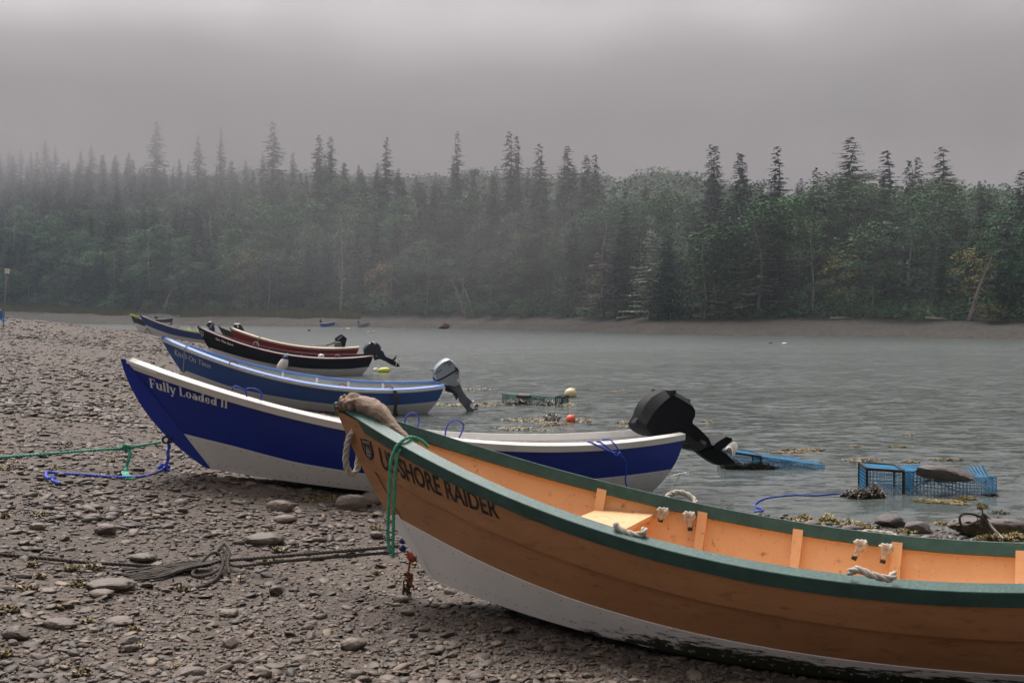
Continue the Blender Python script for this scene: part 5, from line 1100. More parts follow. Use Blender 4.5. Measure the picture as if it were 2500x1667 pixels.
m_ = MB(); slab(m_, h, C2((1515, 350), (1530, 300), (1560, 275), (1600, 268), (1640, 280), (1672, 300), (1668, 360), (1685, 420), (1680, 500), (1600, 500), (1560, 390)), .2, inner=.85); cowl = part(m_, 'cowl', M['black_gloss'], e, 40)
m_ = MB(); slab(m_, h, C2((1575, 395), (1622, 300), (1650, 305), (1610, 395)), .203, inner=.98); part(m_, 'cowl_stripe', M['silver'], cowl)

# ------------------------------------------------------------------ ropes and gear on the nearest dory
h = HULL['A']; OP = h.onplane
def ropething(name, label, paths, r, mt, cat='rope', pitch=None, group=None, seg=6, parts=None):
    mb = MB()
    for p in paths: rope_strands(mb, p, r, pitch, seg=seg)
    o = mb.build(name, mt, smooth=True, origin=np.array(paths[0][0]).tolist()); tag(o, label, cat, group); return o
gp = [(1046, 1092, -.12), (1035, 1080, -.14), (1020, 1071, -.17), (1002, 1067, -.22), (985, 1074, -.27), (968, 1090, -.30), (957, 1115, -.315), (952, 1150, -.32), (950, 1200, -.32), (948, 1250, -.32), (947, 1300, -.32), (949, 1335, -.32), (953, 1350, -.32)]
ropething('rope', 'doubled teal green rope draped over the orange dory bow rail', [[OP(*p) for p in gp]], .0115, M['rope_green'])
gp2 = [(1022, 1078, -.15), (1010, 1073, -.18), (996, 1079, -.23), (980, 1094, -.28), (970, 1115, -.30), (966, 1150, -.31), (963, 1200, -.31), (961, 1260, -.31), (960, 1310, -.31), (959, 1360, -.31)]
mb = MB(); rope_strands(mb, [OP(*p) for p in gp2], .0115); o = bpy.data.objects['rope']; mb.build('strand', M['rope_green'], o, True)
lp = [(864, 1052, -.045), (852, 1068, -.05), (846, 1095, -.05), (844, 1125, -.045), (850, 1148, -.03), (862, 1157, .0), (871, 1148, .03), (874, 1128, .05), (877, 1105, .05), (876, 1080, .045)]
ropething('rope_loop', 'thick off white rope loop hanging through the orange dory stem', [[OP(*p) for p in lp]], .0225, M['rope_white'], 'rope', seg=8)
def becket(pts, label, knots=()):
    mb = MB(); rope_strands(mb, [OP(*p) for p in pts], .0195, seg=8); o = mb.build('rope_handle', M['rope_white'], A, smooth=True); o['label'] = label
    for (kx, ky, tx, ty) in knots:
        c = OP(kx, ky, .60); k = c[1]/F_PX; ax = h.axes(); kb = MB(); th = np.linspace(0, 2*np.pi, 40, endpoint=False)
        P = [c+.017*((math.sin(t)+2*math.sin(2*t))*.62*ax[0]+(math.cos(t)-2*math.cos(2*t))*.62*ax[2])-ax[1]*(.02+.016*math.sin(3*t)) for t in th]; P.append(P[0])
        rope_strands(kb, P[::2]+[P[0]], .0175, seg=7)
        e_ = OP(tx, ty, .57); rope_strands(kb, [c-ax[1]*.03, (c+e_)/2-ax[1]*.02, c*.25+e_*.75], .0155, seg=7); kb.tube([c*.35+e_*.65, e_], [.0175, .0165], 10, mi=1); kb.build('knot', [M['rope_white'], M['tape']], o, True)
    return o
becket([(1503, 1276, -.655), (1506, 1286, -.66), (1522, 1296, -.665), (1545, 1304, -.67), (1562, 1305, -.67), (1572, 1300, -.665), (1573, 1291, -.64)], 'white rope handle across the near green rail by the seat')
becket([(2072, 1398, -.73), (2084, 1392, -.74), (2098, 1390, -.75), (2125, 1402, -.76), (2152, 1409, -.76), (2168, 1412, -.755), (2180, 1408, -.74), (2181, 1400, -.71)], 'white rope handle across the near green rail, far right')
becket([(1628, 1222, .69), (1629, 1213, .73), (1639, 1205, .78), (1659, 1201, .79), (1680, 1208, .79), (1694, 1219, .78), (1698, 1229, .74), (1692, 1236, .70)], 'white rope handle arching above the far green rail, two knots inside', [(1620, 1250, 1611, 1273), (1684, 1260, 1685, 1295)])
becket([(2104, 1312, .74), (2106, 1302, .79), (2122, 1298, .82), (2146, 1301, .83), (2168, 1303, .83), (2184, 1308, .82), (2186, 1318, .76)], 'white rope handle behind the far green rail, two knots inside, right', [(2102, 1329, 2083, 1366), (2164, 1339, 2154, 1374)])
# driftwood on the bow
dp = [(832, 990, .01, .030), (838, 988, .0, .046), (852, 984, .0, .060), (872, 985, .0, .063), (893, 990, .0, .063), (914, 998, -.02, .066), (931, 1010, -.05, .058), (946, 1026, -.07, .045), (962, 1044, -.10, .034), (978, 1058, -.12, .027), (992, 1067, -.13, .022), (1003, 1072, -.13, .014)]
Pd = np.array([OP(a, b, c) for a, b, c, r in dp]); Rd = np.array([r for *_, r in dp]); q = np.linspace(0, len(dp)-1, 60); Pd = np.stack([np.interp(q, range(len(dp)), Pd[:, i]) for i in range(3)], 1); Rd = np.interp(q, range(len(dp)), Rd)
for _ in range(3): Pd[1:-1] = (Pd[:-2]+Pd[1:-1]*2+Pd[2:])/4
mb = MB(); mb.tube(Pd, Rd, 28); V = np.concatenate(mb.v); nV = len(V); ii = np.arange(nV)//28; jj = np.arange(nV) % 28
C0 = Pd[ii]; D0 = V-C0; am = np.where(ii < 18, .55, .16); nz_ = vnoise(ii*.35, jj*.55, 51)-.5; nz2 = vnoise(ii*.9, jj*1.1, 52)-.5
V = C0+D0*(1+am*nz_*1.6+am*.7*nz2+.06*np.sin(jj*6.283/28*2+ii*.12))[:, None]; mb.v = [V]
dw = mb.build('driftwood_log', M['drift'], smooth=True, origin=Pd[10].tolist()); tag(dw, 'gnarled pale driftwood log resting on the orange dory bow', 'driftwood')
mb = MB(); Q = OP(936, 987, -.02); Q0 = OP(926, 1004, -.02); mb.tube([Q0, (Q0+Q)/2, Q], [.035, .022, .014], 10); Q = OP(951, 1010, -.06); Q0 = OP(936, 1014, -.05); mb.tube([Q0, (Q0+Q)/2, Q], [.03, .02, .010], 10); mb.build('branch_stub', M['drift'], dw, True)
V, Fc = stone_shape(3, 4242, .9); c = OP(846, 988, 0); V = V*np.array([.066, .060, .060]); V = V*(1+.75*(vnoise(V[:, 0]*75+5, V[:, 2]*75+V[:, 1]*50, 9)-.45))[:, None]; mb = MB(); mb.add(V+c, [tuple(f) for f in Fc]); mb.build('rotten_end', M['drift_end'], dw, 60)
V, Fc = stone_shape(2, 4243, .1); c = OP(822, 992, 0); mb = MB(); mb.add(V*np.array([.024, .022, .034])+c, [tuple(f) for f in Fc]); mb.build('bow_knob', M['green_rail'], A, True)

# mooring rope, chain and rags under the bow
def gp_(px, py, lift=.015): P = ghit(px, py); P[2] += lift; return P
st_ = OP(972, 1333, .0); s2_ = OP(962, 1347, .0)
L0 = [gp_(-30, 1352), gp_(0, 1357), gp_(88, 1366), gp_(150, 1372), gp_(221, 1379), gp_(290, 1382), gp_(354, 1386), gp_(430, 1388), gp_(500, 1386), gp_(545, 1382, .04)]
def lerp_(a, b, n=5): return [a+(b-a)*t for t in np.linspace(0, 1, n+1)[1:]]
ropething('mooring_rope', 'long dark wet rope running from the left to the orange dory stem', [L0+lerp_(L0[-1], st_, 4)], .0125, M['rope_dark'], seg=6)
mr_ = bpy.data.objects['mooring_rope']
a0 = gp_(568, 1390, .03); mb = MB(); rope_strands(mb, [gp_(530, 1372, .05), gp_(538, 1366, .09), gp_(550, 1372, .08), a0]+lerp_(a0, s2_, 4), .0115); mb.build('second_leg', M['rope_dark'], mr_, True)
mb = MB(); rope_strands(mb, [gp_(541, 1380, .07), gp_(545, 1392, .05), gp_(530, 1415), gp_(505, 1432), gp_(478, 1441)], .013)
rope_strands(mb, [gp_(545, 1378, .06), gp_(520, 1376, .08), gp_(490, 1388, .04), gp_(470, 1405), gp_(490, 1412), gp_(520, 1404), gp_(545, 1392, .03)], .012)
rope_strands(mb, [gp_(535, 1370, .08), gp_(548, 1364, .11), gp_(560, 1374, .08), gp_(556, 1392, .05), gp_(560, 1405)], .012); mb.build('knot', M['rope_dark'], mr_, True)
mb = MB(); R9 = random.Random(9)
for i in range(46):      # frayed, unlaid end
    f = R9.uniform(-1, 1); mb.tube(spline([gp_(512+R9.uniform(-6, 6), 1386+f*3, .04), gp_(450, 1394+f*9+R9.uniform(-3, 3), .025+R9.uniform(0, .02)), gp_(392, 1403+f*15+R9.uniform(-4, 4), .012+R9.uniform(0, .02)), gp_(330+R9.uniform(-40, 30), 1408+f*13+R9.uniform(-5, 5), .008)], sub=5), R9.uniform(.004, .008), 5)
mb.build('frayed_end', M['rope_dark'], mr_, True)
fit_ = thing('bow_fitting', OP(985, 1330).tolist(), 'dark round bow fitting under the orange dory stem', 'fitting')
for nm, px, py, mt_ in (('ball', 984, 1320, M['blue_collar']), ('ball', 983, 1338, M['blue_collar'])):
    V, Fc = IV[2]; mb = MB(); mb.add(V*np.array([.026, .022, .022])+OP(px, py), [tuple(f) for f in Fc]); mb.build(nm, mt_, fit_, True)
mb = MB(); mb.tube([OP(955, 1345), OP(945, 1343), OP(940, 1342)], .012, 8); mb.build('splice', M['rope_white'], fit_, True)
cht = thing('hanging_chain', OP(982, 1478).tolist(), 'rusty chain and red cord hanging below the orange dory bow', 'chain')
mb = MB(); rope_strands(mb, [OP(1004, 1350, 0), OP(1001, 1370, 0), OP(998, 1390, 0), OP(996, 1404, 0)], .008); 
for i in range(26):
    mb.tube(spline([OP(1000+R9.uniform(-5, 8), 1350+R9.uniform(-3, 4), 0), OP(1000+R9.uniform(-7, 18), 1360+R9.uniform(-4, 6), R9.uniform(-.02, .02)), OP(1002+R9.uniform(-8, 18), 1366+R9.uniform(-4, 5), R9.uniform(-.02, .02))], sub=4), .004, 4)
mb.build('red_cord', M['redrag'], cht, True)
def link(mb, c, ang, L_=.030, W_=.016, r=.0055):
    a = np.linspace(0, 6.283, 17)[:-1]; P = [c+np.array([math.cos(t)*W_*math.cos(ang), math.cos(t)*W_*math.sin(ang), math.sin(t)*L_]) for t in a]; P.append(P[0]); mb.tube(P, r, 6, cap=False)
for i in range(6):
    mb = MB(); link(mb, OP(990+(-3 if i % 2 else 1)-i*1.0, 1424+i*11, 0), (0.2, 1.5)[i % 2]); mb.build('chain_link', M['rust'], cht, True)
mb = MB()
for i in range(90):
    py = R9.uniform(1396, 1450); c = OP(996+R9.gauss(0, 4)+(3 if py < 1425 else 0), py, R9.uniform(-.03, .03)); a = R9.uniform(0, 6.28); s_ = R9.uniform(.010, .026); mb.add([c, c+[math.cos(a)*s_*.5, math.sin(a)*s_*.5, -s_*.5], c+[0, 0, -s_*1.3], c+[-math.cos(a)*s_*.4, -math.sin(a)*s_*.4, -s_*.6]], [(0, 1, 2, 3)])
mb.build('weed_tangle', M['weed_dark'], cht)
mb = MB()
for i in range(50):
    c = OP(1002+R9.gauss(0, 4), R9.uniform(1398, 1428), R9.uniform(-.03, .0)); a = R9.uniform(0, 6.28); s_ = R9.uniform(.012, .024); mb.add([c, c+[math.cos(a)*s_*.6, math.sin(a)*s_*.6, -s_*.3], c+[0, 0, -s_*1.2], c+[-math.cos(a)*s_*.5, -math.sin(a)*s_*.5, -s_*.6]], [(0, 1, 2, 3)])
mb.build('orange_rag', mat('orange_rag', (.30, .11, .035), .9, (.16, .06, .02), 30), cht)

# ------------------------------------------------------------------ ropes of the royal blue dory
h = HULL['B']; OP = h.onplane
def simple_rope(name, label, pts, r, mt, parent=None, cat='rope', group=None):
    mb = MB(); rope_strands(mb, pts, r, seg=5); o = mb.build(name, mt, parent, True, origin=None if parent else np.array(pts[0]).tolist())
    if not parent: tag(o, label, cat, group)
    return o
S_eye = OP(408, 1074); gr_ = simple_rope('rope', 'taut green line from the left edge to the royal blue stem', [at(-40, 1119, 9.7), at(100, 1109, 9.85), at(200, 1101, 9.95), at(305, 1093, 10.05), at(350, 1086, 10.1), OP(392, 1079)], .0125, M['rope_green'])
gk = at(308, 1093, 10.05); simple_rope('knot', '', [gk+[-.03, 0, .01], gk+[0, -.03, .03], gk+[.04, 0, 0], gk+[0, .03, -.03], gk+[-.03, -.01, .0], gk+[.03, -.02, .02]], .016, M['rope_green'], gr_)
simple_rope('rope_tail', '', [gk, at(318, 1104, 10.03), at(314, 1122, 10.0), at(308, 1140, 9.98), gp_(307, 1158, .03)], .017, M['rope_green'], gr_)
mb = MB()
for i in range(34): mb.tube(spline([at(307+R9.uniform(-2, 2), 1146, 9.98), gp_(304+R9.uniform(-8, 10), 1162, .03), gp_(308+R9.uniform(-10, 26), 1170+R9.uniform(-3, 4), .012)], sub=4), .0045, 4)
mb.build('frayed_end', M['rope_green'], gr_, True)
br_ = simple_rope('rope', 'blue rope hanging from the royal blue stem and trailing left over the stones', [OP(411, 1078), OP(412, 1095), OP(409, 1120), OP(405, 1138), gp_(399, 1152, .03), gp_(375, 1160), gp_(345, 1167), gp_(300, 1170, .02), gp_(250, 1166), gp_(200, 1162), gp_(160, 1160), gp_(126, 1158, .02)], .013, M['rope_blue'])
kk = gp_(400, 1150, .04); simple_rope('knot', '', [kk+[-.04, 0, -.01], kk+[0, -.03, .03], kk+[.05, 0, .0], kk+[.0, .02, -.03], kk+[-.05, -.01, 0], kk+[.04, -.03, -.02], kk+[.06, -.05, -.03]], .017, M['rope_blue'], br_)
simple_rope('rope_tail', '', [gp_(126, 1158, .02), gp_(114, 1162, .03), gp_(114, 1172, .03), gp_(124, 1178, .04), gp_(136, 1174, .03), gp_(128, 1180, .03), gp_(146, 1186, .02)], .016, M['rope_blue'], br_)
simple_rope('rope_wrap', '', [OP(409, 1078), OP(415, 1090), OP(408, 1105), OP(413, 1118), OP(405, 1132)], .012, M['rope_blue'], br_)
mb = MB(); c = OP(405, 1073); link(mb, c, .3, .03, .03, .012); link(mb, c+[.05, 0, 0], 1.2, .025, .025, .011); o = mb.build('shackle', M['tape'], smooth=True, origin=c.tolist()); tag(o, 'black shackle on the royal blue stem where the ropes meet', 'shackle')
for i, (pp, y_, lb) in enumerate([([(567, 952), (569, 946), (576, 943), (588, 948), (600, 955), (603, 968)], -.42, 'low blue rope loop on the royal blue dory rail, first from the bow'), ([(601, 962), (602, 950), (612, 948), (625, 950), (636, 957), (639, 967), (636, 977)], -.44, 'blue rope loop on the royal blue dory rail, second from the bow'),
     ([(988, 1034), (990, 1022), (996, 1012), (1008, 1008), (1019, 1013), (1023, 1028), (1019, 1046)], -.66, 'tall blue rope loop rising behind the driftwood'), ([(1086, 1067), (1090, 1044), (1100, 1030), (1115, 1026), (1128, 1032), (1131, 1045), (1124, 1062), (1116, 1076)], -.70, 'tall blue rope loop rising above the far green rail')]):
    simple_rope('rope_loop', lb, [OP(a, b, y_) for a, b in pp], .0085, M['rope_blue'], cat='rope loop')
lash = simple_rope('lashing', 'blue lashing knotted over the near white rail by the stern', [OP(1432, 1080, -.60), OP(1440, 1078, -.64), OP(1460, 1088, -.70), OP(1480, 1098, -.71), OP(1502, 1107, -.70), OP(1512, 1111, -.70)], .0095, M['rope_blue'])
for pp in ([(1455, 1078, -.60), (1466, 1079, -.64), (1480, 1090, -.68), (1495, 1101, -.69), (1508, 1108, -.69)], [(1470, 1073, -.56), (1488, 1073, -.60), (1500, 1083, -.65), (1508, 1095, -.67), (1514, 1106, -.68)], [(1498, 1106, -.71), (1505, 1112, -.72), (1514, 1104, -.71), (1516, 1112, -.71), (1502, 1103, -.71), (1500, 1112, -.71)],
           [(1514, 1110, -.69), (1522, 1117, -.68), (1528, 1128, -.66), (1529, 1150, -.62), (1527, 1172, -.58), (1530, 1188, -.54), (1534, 1200, -.52)]):
    simple_rope('cord', '', [OP(*p) for p in pp], .0085, M['rope_blue'], lash)
# lines and fender of the other dories
h = HULL['C']; OP = h.onplane
simple_rope('rope', 'thin pale green line looped over the light blue bow rail', [OP(463, 843, -.05), OP(457, 843, -.15), OP(452, 848, -.24), OP(450, 860, -.26), OP(449, 880, -.22), OP(447, 900, -.16), OP(446, 912, -.12)], .010, mat('pale_green_line', (.30, .42, .33), .7, (.45, .50, .45), 8))
mb = MB()
for i in range(16): mb.tube(spline([OP(962+R9.uniform(-3, 5), 952, -.70), OP(968+R9.uniform(-5, 4), 972, -.74), OP(965+R9.uniform(-4, 4), 995, -.70), OP(965+R9.uniform(-6, 8), 1016, -.62)], sub=4), R9.uniform(.008, .014), 5)
o = mb.build('rope', M['rope_dark'], smooth=True, origin=OP(965, 955, -.7).tolist()); tag(o, 'dark weedy rope hanging down the side of the mid blue dory', 'rope')
for i, (a, b, y_, lb) in enumerate([(570, 885, -.5, 'small red loop on the light blue rail near the bow'), (837, 941, -.6, 'small red loop on the light blue rail amidships'), (950, 946, -.55, 'small red loop on the light blue rail by the dark weedy rope')]):
    simple_rope('rope_loop', lb, [OP(a-11, b+3, y_), OP(a-6, b-3, y_-.03), OP(a+4, b-3, y_-.05), OP(a+11, b+4, y_-.08)], .012, M['redrag'], cat='rope loop')
h = HULL['D']; OP = h.onplane
fd = thing('fender', OP(690, 892, -.78).tolist(), 'white teardrop fender with a blue collar on the black dory side', 'fender')
th = np.linspace(0, np.pi, 18); zz = -np.cos(th); rad = np.sin(th)**.85*(1-.20*zz)*.175; cF = OP(690, 890, -.95); mb = MB(); ph = np.linspace(0, 6.283, 25)[:-1]
tilt = np.array([.20, 0, 0]); mb.grid([[cF+np.array([math.cos(a)*r, math.sin(a)*r, z*.245])+tilt*z*.45 for a in ph] for r, z in zip(rad, zz)], closev=True); fix_normals(mb.build('body', M['buoy_white'], fd, True))
mb = MB(); mb.tube([cF+tilt*.41+[0, 0, .20], cF+tilt*.5+[0, 0, .27], cF+tilt*.5+[0, 0, .30]], [.115, .075, .04], 16); mb.build('collar', M['blue_collar'], fd, True)
mb = MB(); mb.tube([cF+tilt*.5+[0, 0, .29], OP(704, 866, -.88), OP(702, 862, -.72)], .012, 6); mb.build('lanyard', M['rope_green'], fd, True)
simple_rope('rope', 'pale cord looped round the black dory stem head', [OP(489, 808, -.08), OP(496, 812, -.12), OP(495, 820, -.10), OP(490, 812, -.03), OP(494, 822, -.02)], .012, M['rope_white'])
simple_rope('rope_handle', 'pale rope handle on the black dory rail before the red hull', [OP(618, 842, -.48), OP(620, 836, -.50), OP(626, 835, -.52), OP(631, 840, -.54), OP(631, 846, -.56)], .016, M['rope_white'], parent=D_)
simple_rope('rope_handle', 'pale rope handle on the black dory rail near its stern', [OP(818, 870, -.6), OP(821, 866, -.62), OP(826, 866, -.62), OP(829, 871, -.62)], .016, M['rope_white'], parent=D_)
V, Fc = IV[2]; c = OP(784, 870, .2); mb = MB(); mb.add(V*np.array([.11, .1, .09])+c, [tuple(f) for f in Fc]); tag(mb.build('buoy', M['buoy_white'], smooth=True, origin=c.tolist()), 'white ball buoy lying in the black dory', 'buoy')
h = HULL['E']; OP = h.onplane
simple_rope('rope', 'green line tied over the cream rail of the dark red dory', [OP(637, 822, -.50), OP(632, 824, -.66), OP(629, 834, -.68), OP(626, 842, -.66)], .016, M['rope_green'])
h = HULL['F']; OP = h.onplane
tub = thing('tub', OP(468, 806, -.3).tolist(), 'white plastic tub with grey lid standing in the navy dory', 'tub'); c = OP(468, 803, -.3); mb = MB()
mb.tube([c+[0, 0, -.2], c+[0, 0, .14]], [.19, .22], 16); mb.build('bucket', M['buoy_white'], tub, 30); mb = MB(); mb.tube([c+[0, 0, .14], c+[0, 0, .19]], [.225, .20], 16); mb.build('lid', M['grey_rail'], tub, 30)
simple_rope('rope', 'lime yellow rope lying along the navy dory rail', [OP(440, 801, -.55), OP(455, 804, -.60), OP(470, 808, -.62), OP(484, 808.5, -.62), OP(486, 805, -.3)], .035, M['lime_rope'])
simple_rope('rope_handle', 'pair of pale rope hoops on the navy dory rail', [OP(421, 797, -.5), OP(425, 794, -.52), OP(430, 796, -.54), OP(432, 799, -.56), OP(434, 795, -.56), OP(437, 797, -.57), OP(437, 801, -.58)], .022, M['rope_white'], parent=F_)
h = HULL['G']; OP = h.onplane
mb = MB()
for i in range(12): mb.tube(spline([OP(320+R9.uniform(-3, 1), 768+R9.uniform(-1, 2), -.05), OP(327, 770+R9.uniform(-2, 3), -.3), OP(336+R9.uniform(-2, 3), 774+R9.uniform(-2, 3), -.35)], sub=4), .035, 5)
o = mb.build('rope', M['lime_rope'], smooth=True, origin=OP(325, 770).tolist()); tag(o, 'lime yellow rope wound on the dark green bow', 'rope')
mb = MB(); f0 = HULL['F']; mb.tube([f0.onplane(358, 800), ghit(372, 817), ], .03, 5); mb.tube([f0.onplane(359, 801), ghit(352, 813)], .03, 5); o = mb.build('prop_poles', M['bark'], origin=f0.onplane(358, 800).tolist()); tag(o, 'two thin crossed poles propping the navy dory stem', 'pole')

# ------------------------------------------------------------------ buoys
def buoy(name, px, ywl, wpx, label, mt, hf=1., cat='buoy', sub=3, asp=1.):
    P = atz(px, ywl, 0); k = P[1]/F_PX; r = wpx*k/2; V, Fc = IV[sub]; V = V*np.array([r*asp, r, r*hf]); mb = MB(); c = P+[0, r, r*hf*.62]; t = thing(name, [c[0], c[1], 0], label, cat)
    mb.add(V+c, [tuple(f) for f in Fc]); mb.build('float', mt, t, True); mb = MB(); mb.tube([c+[r*.55*asp, -r*.3, r*hf*.6], c+[r*.75*asp, -r*.35, r*hf*.8]], r*.16, 8); mb.build('eye', mt, t, True); return t
buoy('buoy', 1394, 970, 31, 'large cream mooring buoy afloat beyond the orange ball', M['buoy_cream'], .88)
buoy('buoy', 1394, 1032, 24, 'bright orange ball buoy afloat among weed', M['buoy_orange'], .98)
t = thing('buoy', atz(937, 909, 0).tolist(), 'yellow bullet shaped float lying on the water behind the black outboard', 'buoy'); P = atz(937, 909, 0); k = P[1]/F_PX; mb = MB(); mb.tube([P+np.array([x*k, .1, .06]) for x in (-15, -13, -5, 6, 11, 13)], [3*k, 5*k, 7.5*k, 8*k, 7*k, 4*k], 16); mb.build('float', M['buoy_yellow'], t, True); mb = MB(); mb.tube([P+np.array([13*k, .1, .06]), P+np.array([18*k, .1, .08])], 1*k, 6); mb.build('spindle', M['tape'], t, True)
t = thing('buoy', atz(917, 907, 0).tolist(), 'short cream float tied in front of the yellow one', 'buoy'); P = atz(917, 907, 0); mb = MB(); mb.tube([P+np.array([x*k, .1, .05]) for x in (-6, -5, 4, 5)], [4*k, 5.5*k, 5.5*k, 3*k], 14); mb.build('float', M['buoy_white'], t, True)
for i, (px, py, w, mt_, lb) in enumerate([(776, 797, 4.5, 'buoy_white', 'tiny white buoy left of the far blue skiff'), (834, 803, 4, 'buoy_white', 'tiny pale buoy between the two far skiffs'), (878, 799, 4.5, 'buoy_white', 'tiny white buoy at the bow of the grey skiff'), (984, 803, 4.5, 'buoy_white', 'lone tiny white buoy off the far strand, middle'), (1075, 803, 4, 'buoy_white', 'tiny white buoy by the rusty bush'),
      (899, 812, 6, 'buoy_white', 'white buoy right beside the small yellow one'), (912, 812, 6, 'buoy_yellow', 'small yellow buoy beside a white one in the cove'), (754, 808, 7, 'tape', 'dark buoy in the cove above the red dory'), (1882, 839, 9, 'tape', 'dark float on the open water at the right'), (1917, 841, 13, 'buoy_white', 'whitish float on the open water at the right'), (851, 805, 12, 'buoy_cream', 'pale flat float between the two far skiffs')]):
    buoy('buoy', px, py, w, lb, M[mt_], .75 if w < 8 else .45, sub=2)

# ------------------------------------------------------------------ wire traps
def trap(name, base, ex, L_, Wd, H_, wire, label, cell=.038, r=.0036, framecols=(0, .33), z0=0., sag=0., slope=0., seed=0):
    """oblong wire lobster trap: netting on all faces, bent frames; base = near left corner, ex = unit direction of its length"""
    ex = np.array(ex)/np.linalg.norm(ex); ey = np.array([-ex[1], ex[0], 0]); ez = np.array([0, 0, 1.]); b = np.array(base); t = thing(name, b.tolist(), label, 'lobster trap')
    R_ = random.Random(seed)
    def P(u, v, w_):     # u along, v across, w up; far end sinks and crumples
        d = vnoise(np.array(u*4+seed), np.array(w_*3+v*2), seed)-.5; return b+ex*u*L_+ey*(v*Wd+float(d)*sag*.5*u)+ez*(w_*H_*(1-slope*u)+z0+float(d)*sag*u)
    mb = MB(); nu = int(L_/cell); nw = max(3, int(H_/cell)); nv = int(Wd/cell); q = np.linspace(0, 1, 8)
    for v in (0, 1):
        for i in range(nu+1): mb.tube([P(i/nu, v, w) for w in q], r, 4, cap=False)
        for j in range(nw+1): mb.tube([P(u, v, j/nw) for u in np.linspace(0, 1, 24)], r, 4, cap=False)
    for i in range(nu+1): mb.tube([P(i/nu, v, 1) for v in q], r, 4, cap=False)
    for j in range(nv+1): mb.tube([P(u, j/nv, 1) for u in np.linspace(0, 1, 24)], r, 4, cap=False)
    for u in (0, 1, .36):
        for j in range(nv+1): mb.tube([P(u, j/nv, w) for w in q], r, 4, cap=False)
        for j in range(nw+1): mb.tube([P(u, v, j/nw) for v in q], r, 4, cap=False)
    mb.build('netting', wire, t)
    for (u0, u1) in framecols:
        mb = MB(); w_ = .028
        def bar(p, q_): 
            d = q_-p; l = np.linalg.norm(d); d /= l; a = np.cross(d, ez if abs(d[2]) < .9 else ex); a /= np.linalg.norm(a); c = np.cross(d, a); V = [p+a*s1*w_/2+c*s2*w_/2+dd for dd in (0*d, d*l) for s1, s2 in ((-1, -1), (1, -1), (1, 1), (-1, 1))]
            mb.add(V, [(0, 1, 2, 3), (7, 6, 5, 4)]+[(i, 4+i, 4+(i+1) % 4, (i+1) % 4) for i in range(4)])
        for v in (-.01, 1.01):
            bar(P(u0, v, 1.0), P(u1, v, 1.0)); bar(P(u0, v, 0), P(u0, v, 1.0)); bar(P(u1, v, 0), P(u1, v, 1.0))
        bar(P(u0, 0, 1.01), P(u0, 1, 1.01)); bar(P(u1, 0, 1.01), P(u1, 1, 1.01)); fix_normals(mb.build('frame', M['trap_black'], t))
    # knitted twine head inside: a few dark cords
    mb = MB()
    for i in range(12): mb.tube([P(.38, R_.random(), R_.random()), P(.55, .5, .5), P(.72, R_.random(), R_.random())], .004, 4)
    mb.build('twine_head', M['rope_dark'], t); return t, P
p0 = atz(2116, 1206, -.02); p1 = atz(2432, 1214, -.02); t1, TP = trap('lobster_trap', p0, p1-p0, float(np.linalg.norm(p1-p0)), .52, .29, M['cyan_wire'], 'bright blue wire trap weighted with a slab, nearest of the traps', framecols=((0, .285),), sag=.10, slope=.18, seed=3, r=.0038)
p0 = atz(1770, 1148, -.02); p1 = atz(2012, 1149, -.02); t2, _ = trap('lobster_trap', p0, p1-p0, float(np.linalg.norm(p1-p0)), .5, .25, M['cyan_wire'], 'blue wire trap half sunk beside the white propeller', framecols=((0.0, .36),), sag=.06, slope=.80, seed=5, r=.0040)
p0 = atz(1226, 984, -.02); p1 = atz(1372, 988, -.02); t3, _ = trap('lobster_trap', p0, p1-p0, float(np.linalg.norm(p1-p0)), .5, .22, M['teal_wire'], 'dull green wire trap awash near the cream buoy', cell=.05, framecols=((.9, 1.0),), sag=.06, slope=.25, seed=8, r=.005)
def slabrock(cx, cz_px, w, hg, Y, label, seed, rot=0., mt=None):
    c = at(cx, cz_px, Y); k = Y/F_PX; V, Fc = stone_shape(3, seed, .9); V = V*np.array([w*k/2, w*k*.28, hg*k/2*1.1]); V[:, 2] += V[:, 0]*rot; mb = MB(); mb.add(V+c, [tuple(f) for f in Fc]); o = mb.build('rock', mt or M['rock'], smooth=35, origin=c.tolist()); tag(o, label, 'stone')
slabrock(2306, 1154, 166, 34, 12.0, 'flat brown grey slab weighing down the nearest blue trap', 7101, -.09)
slabrock(1280, 966, 46, 14, 24.4, 'brown rock lying on the dull green trap', 7102)
# blue line in the shallows, pot warp on the weedy rock, sunk branches
ww = lambda a, b: atz(a, b, .008)
simple_rope('rope', 'thin blue line curling from the shallows to the stones by the green rail', [ww(2085, 1206), ww(2040, 1205), ww(1990, 1209), ww(1945, 1208), ww(1905, 1211), ww(1870, 1216), ww(1848, 1226), ww(1845, 1236), ww(1860, 1241), ww(1862, 1246), ww(1845, 1248), gp_(1826, 1250, .02), gp_(1775, 1246, .02), gp_(1738, 1241, .02)], .008, M['rope_blue'])
simple_rope('rope', 'pale line trailing from the royal blue stern into the water', [HULL['B'].onplane(1634, 1164), ww(1660, 1156), ww(1682, 1152)], .006, M['letter_pale'])
k = wk; lp = [(2342, 1262), (2346, 1280), (2360, 1284), (2378, 1276), (2398, 1268), (2390, 1260), (2370, 1254), (2350, 1255), (2343, 1262)]
wr = simple_rope('rope', 'stiff brown rope ring hanging on the big weedy boulder', [at(a, b, wc[1]-.30) for a, b in lp], .011, M['rope_dark'])
simple_rope('rope_tail', '', [at(2400, 1268, wc[1]-.32), at(2414, 1276, wc[1]-.35), at(2425, 1290, wc[1]-.40), at(2440, 1305, wc[1]-.45), at(2450, 1314, wc[1]-.5)], .011, M['rope_white'], wr)
mb = MB()
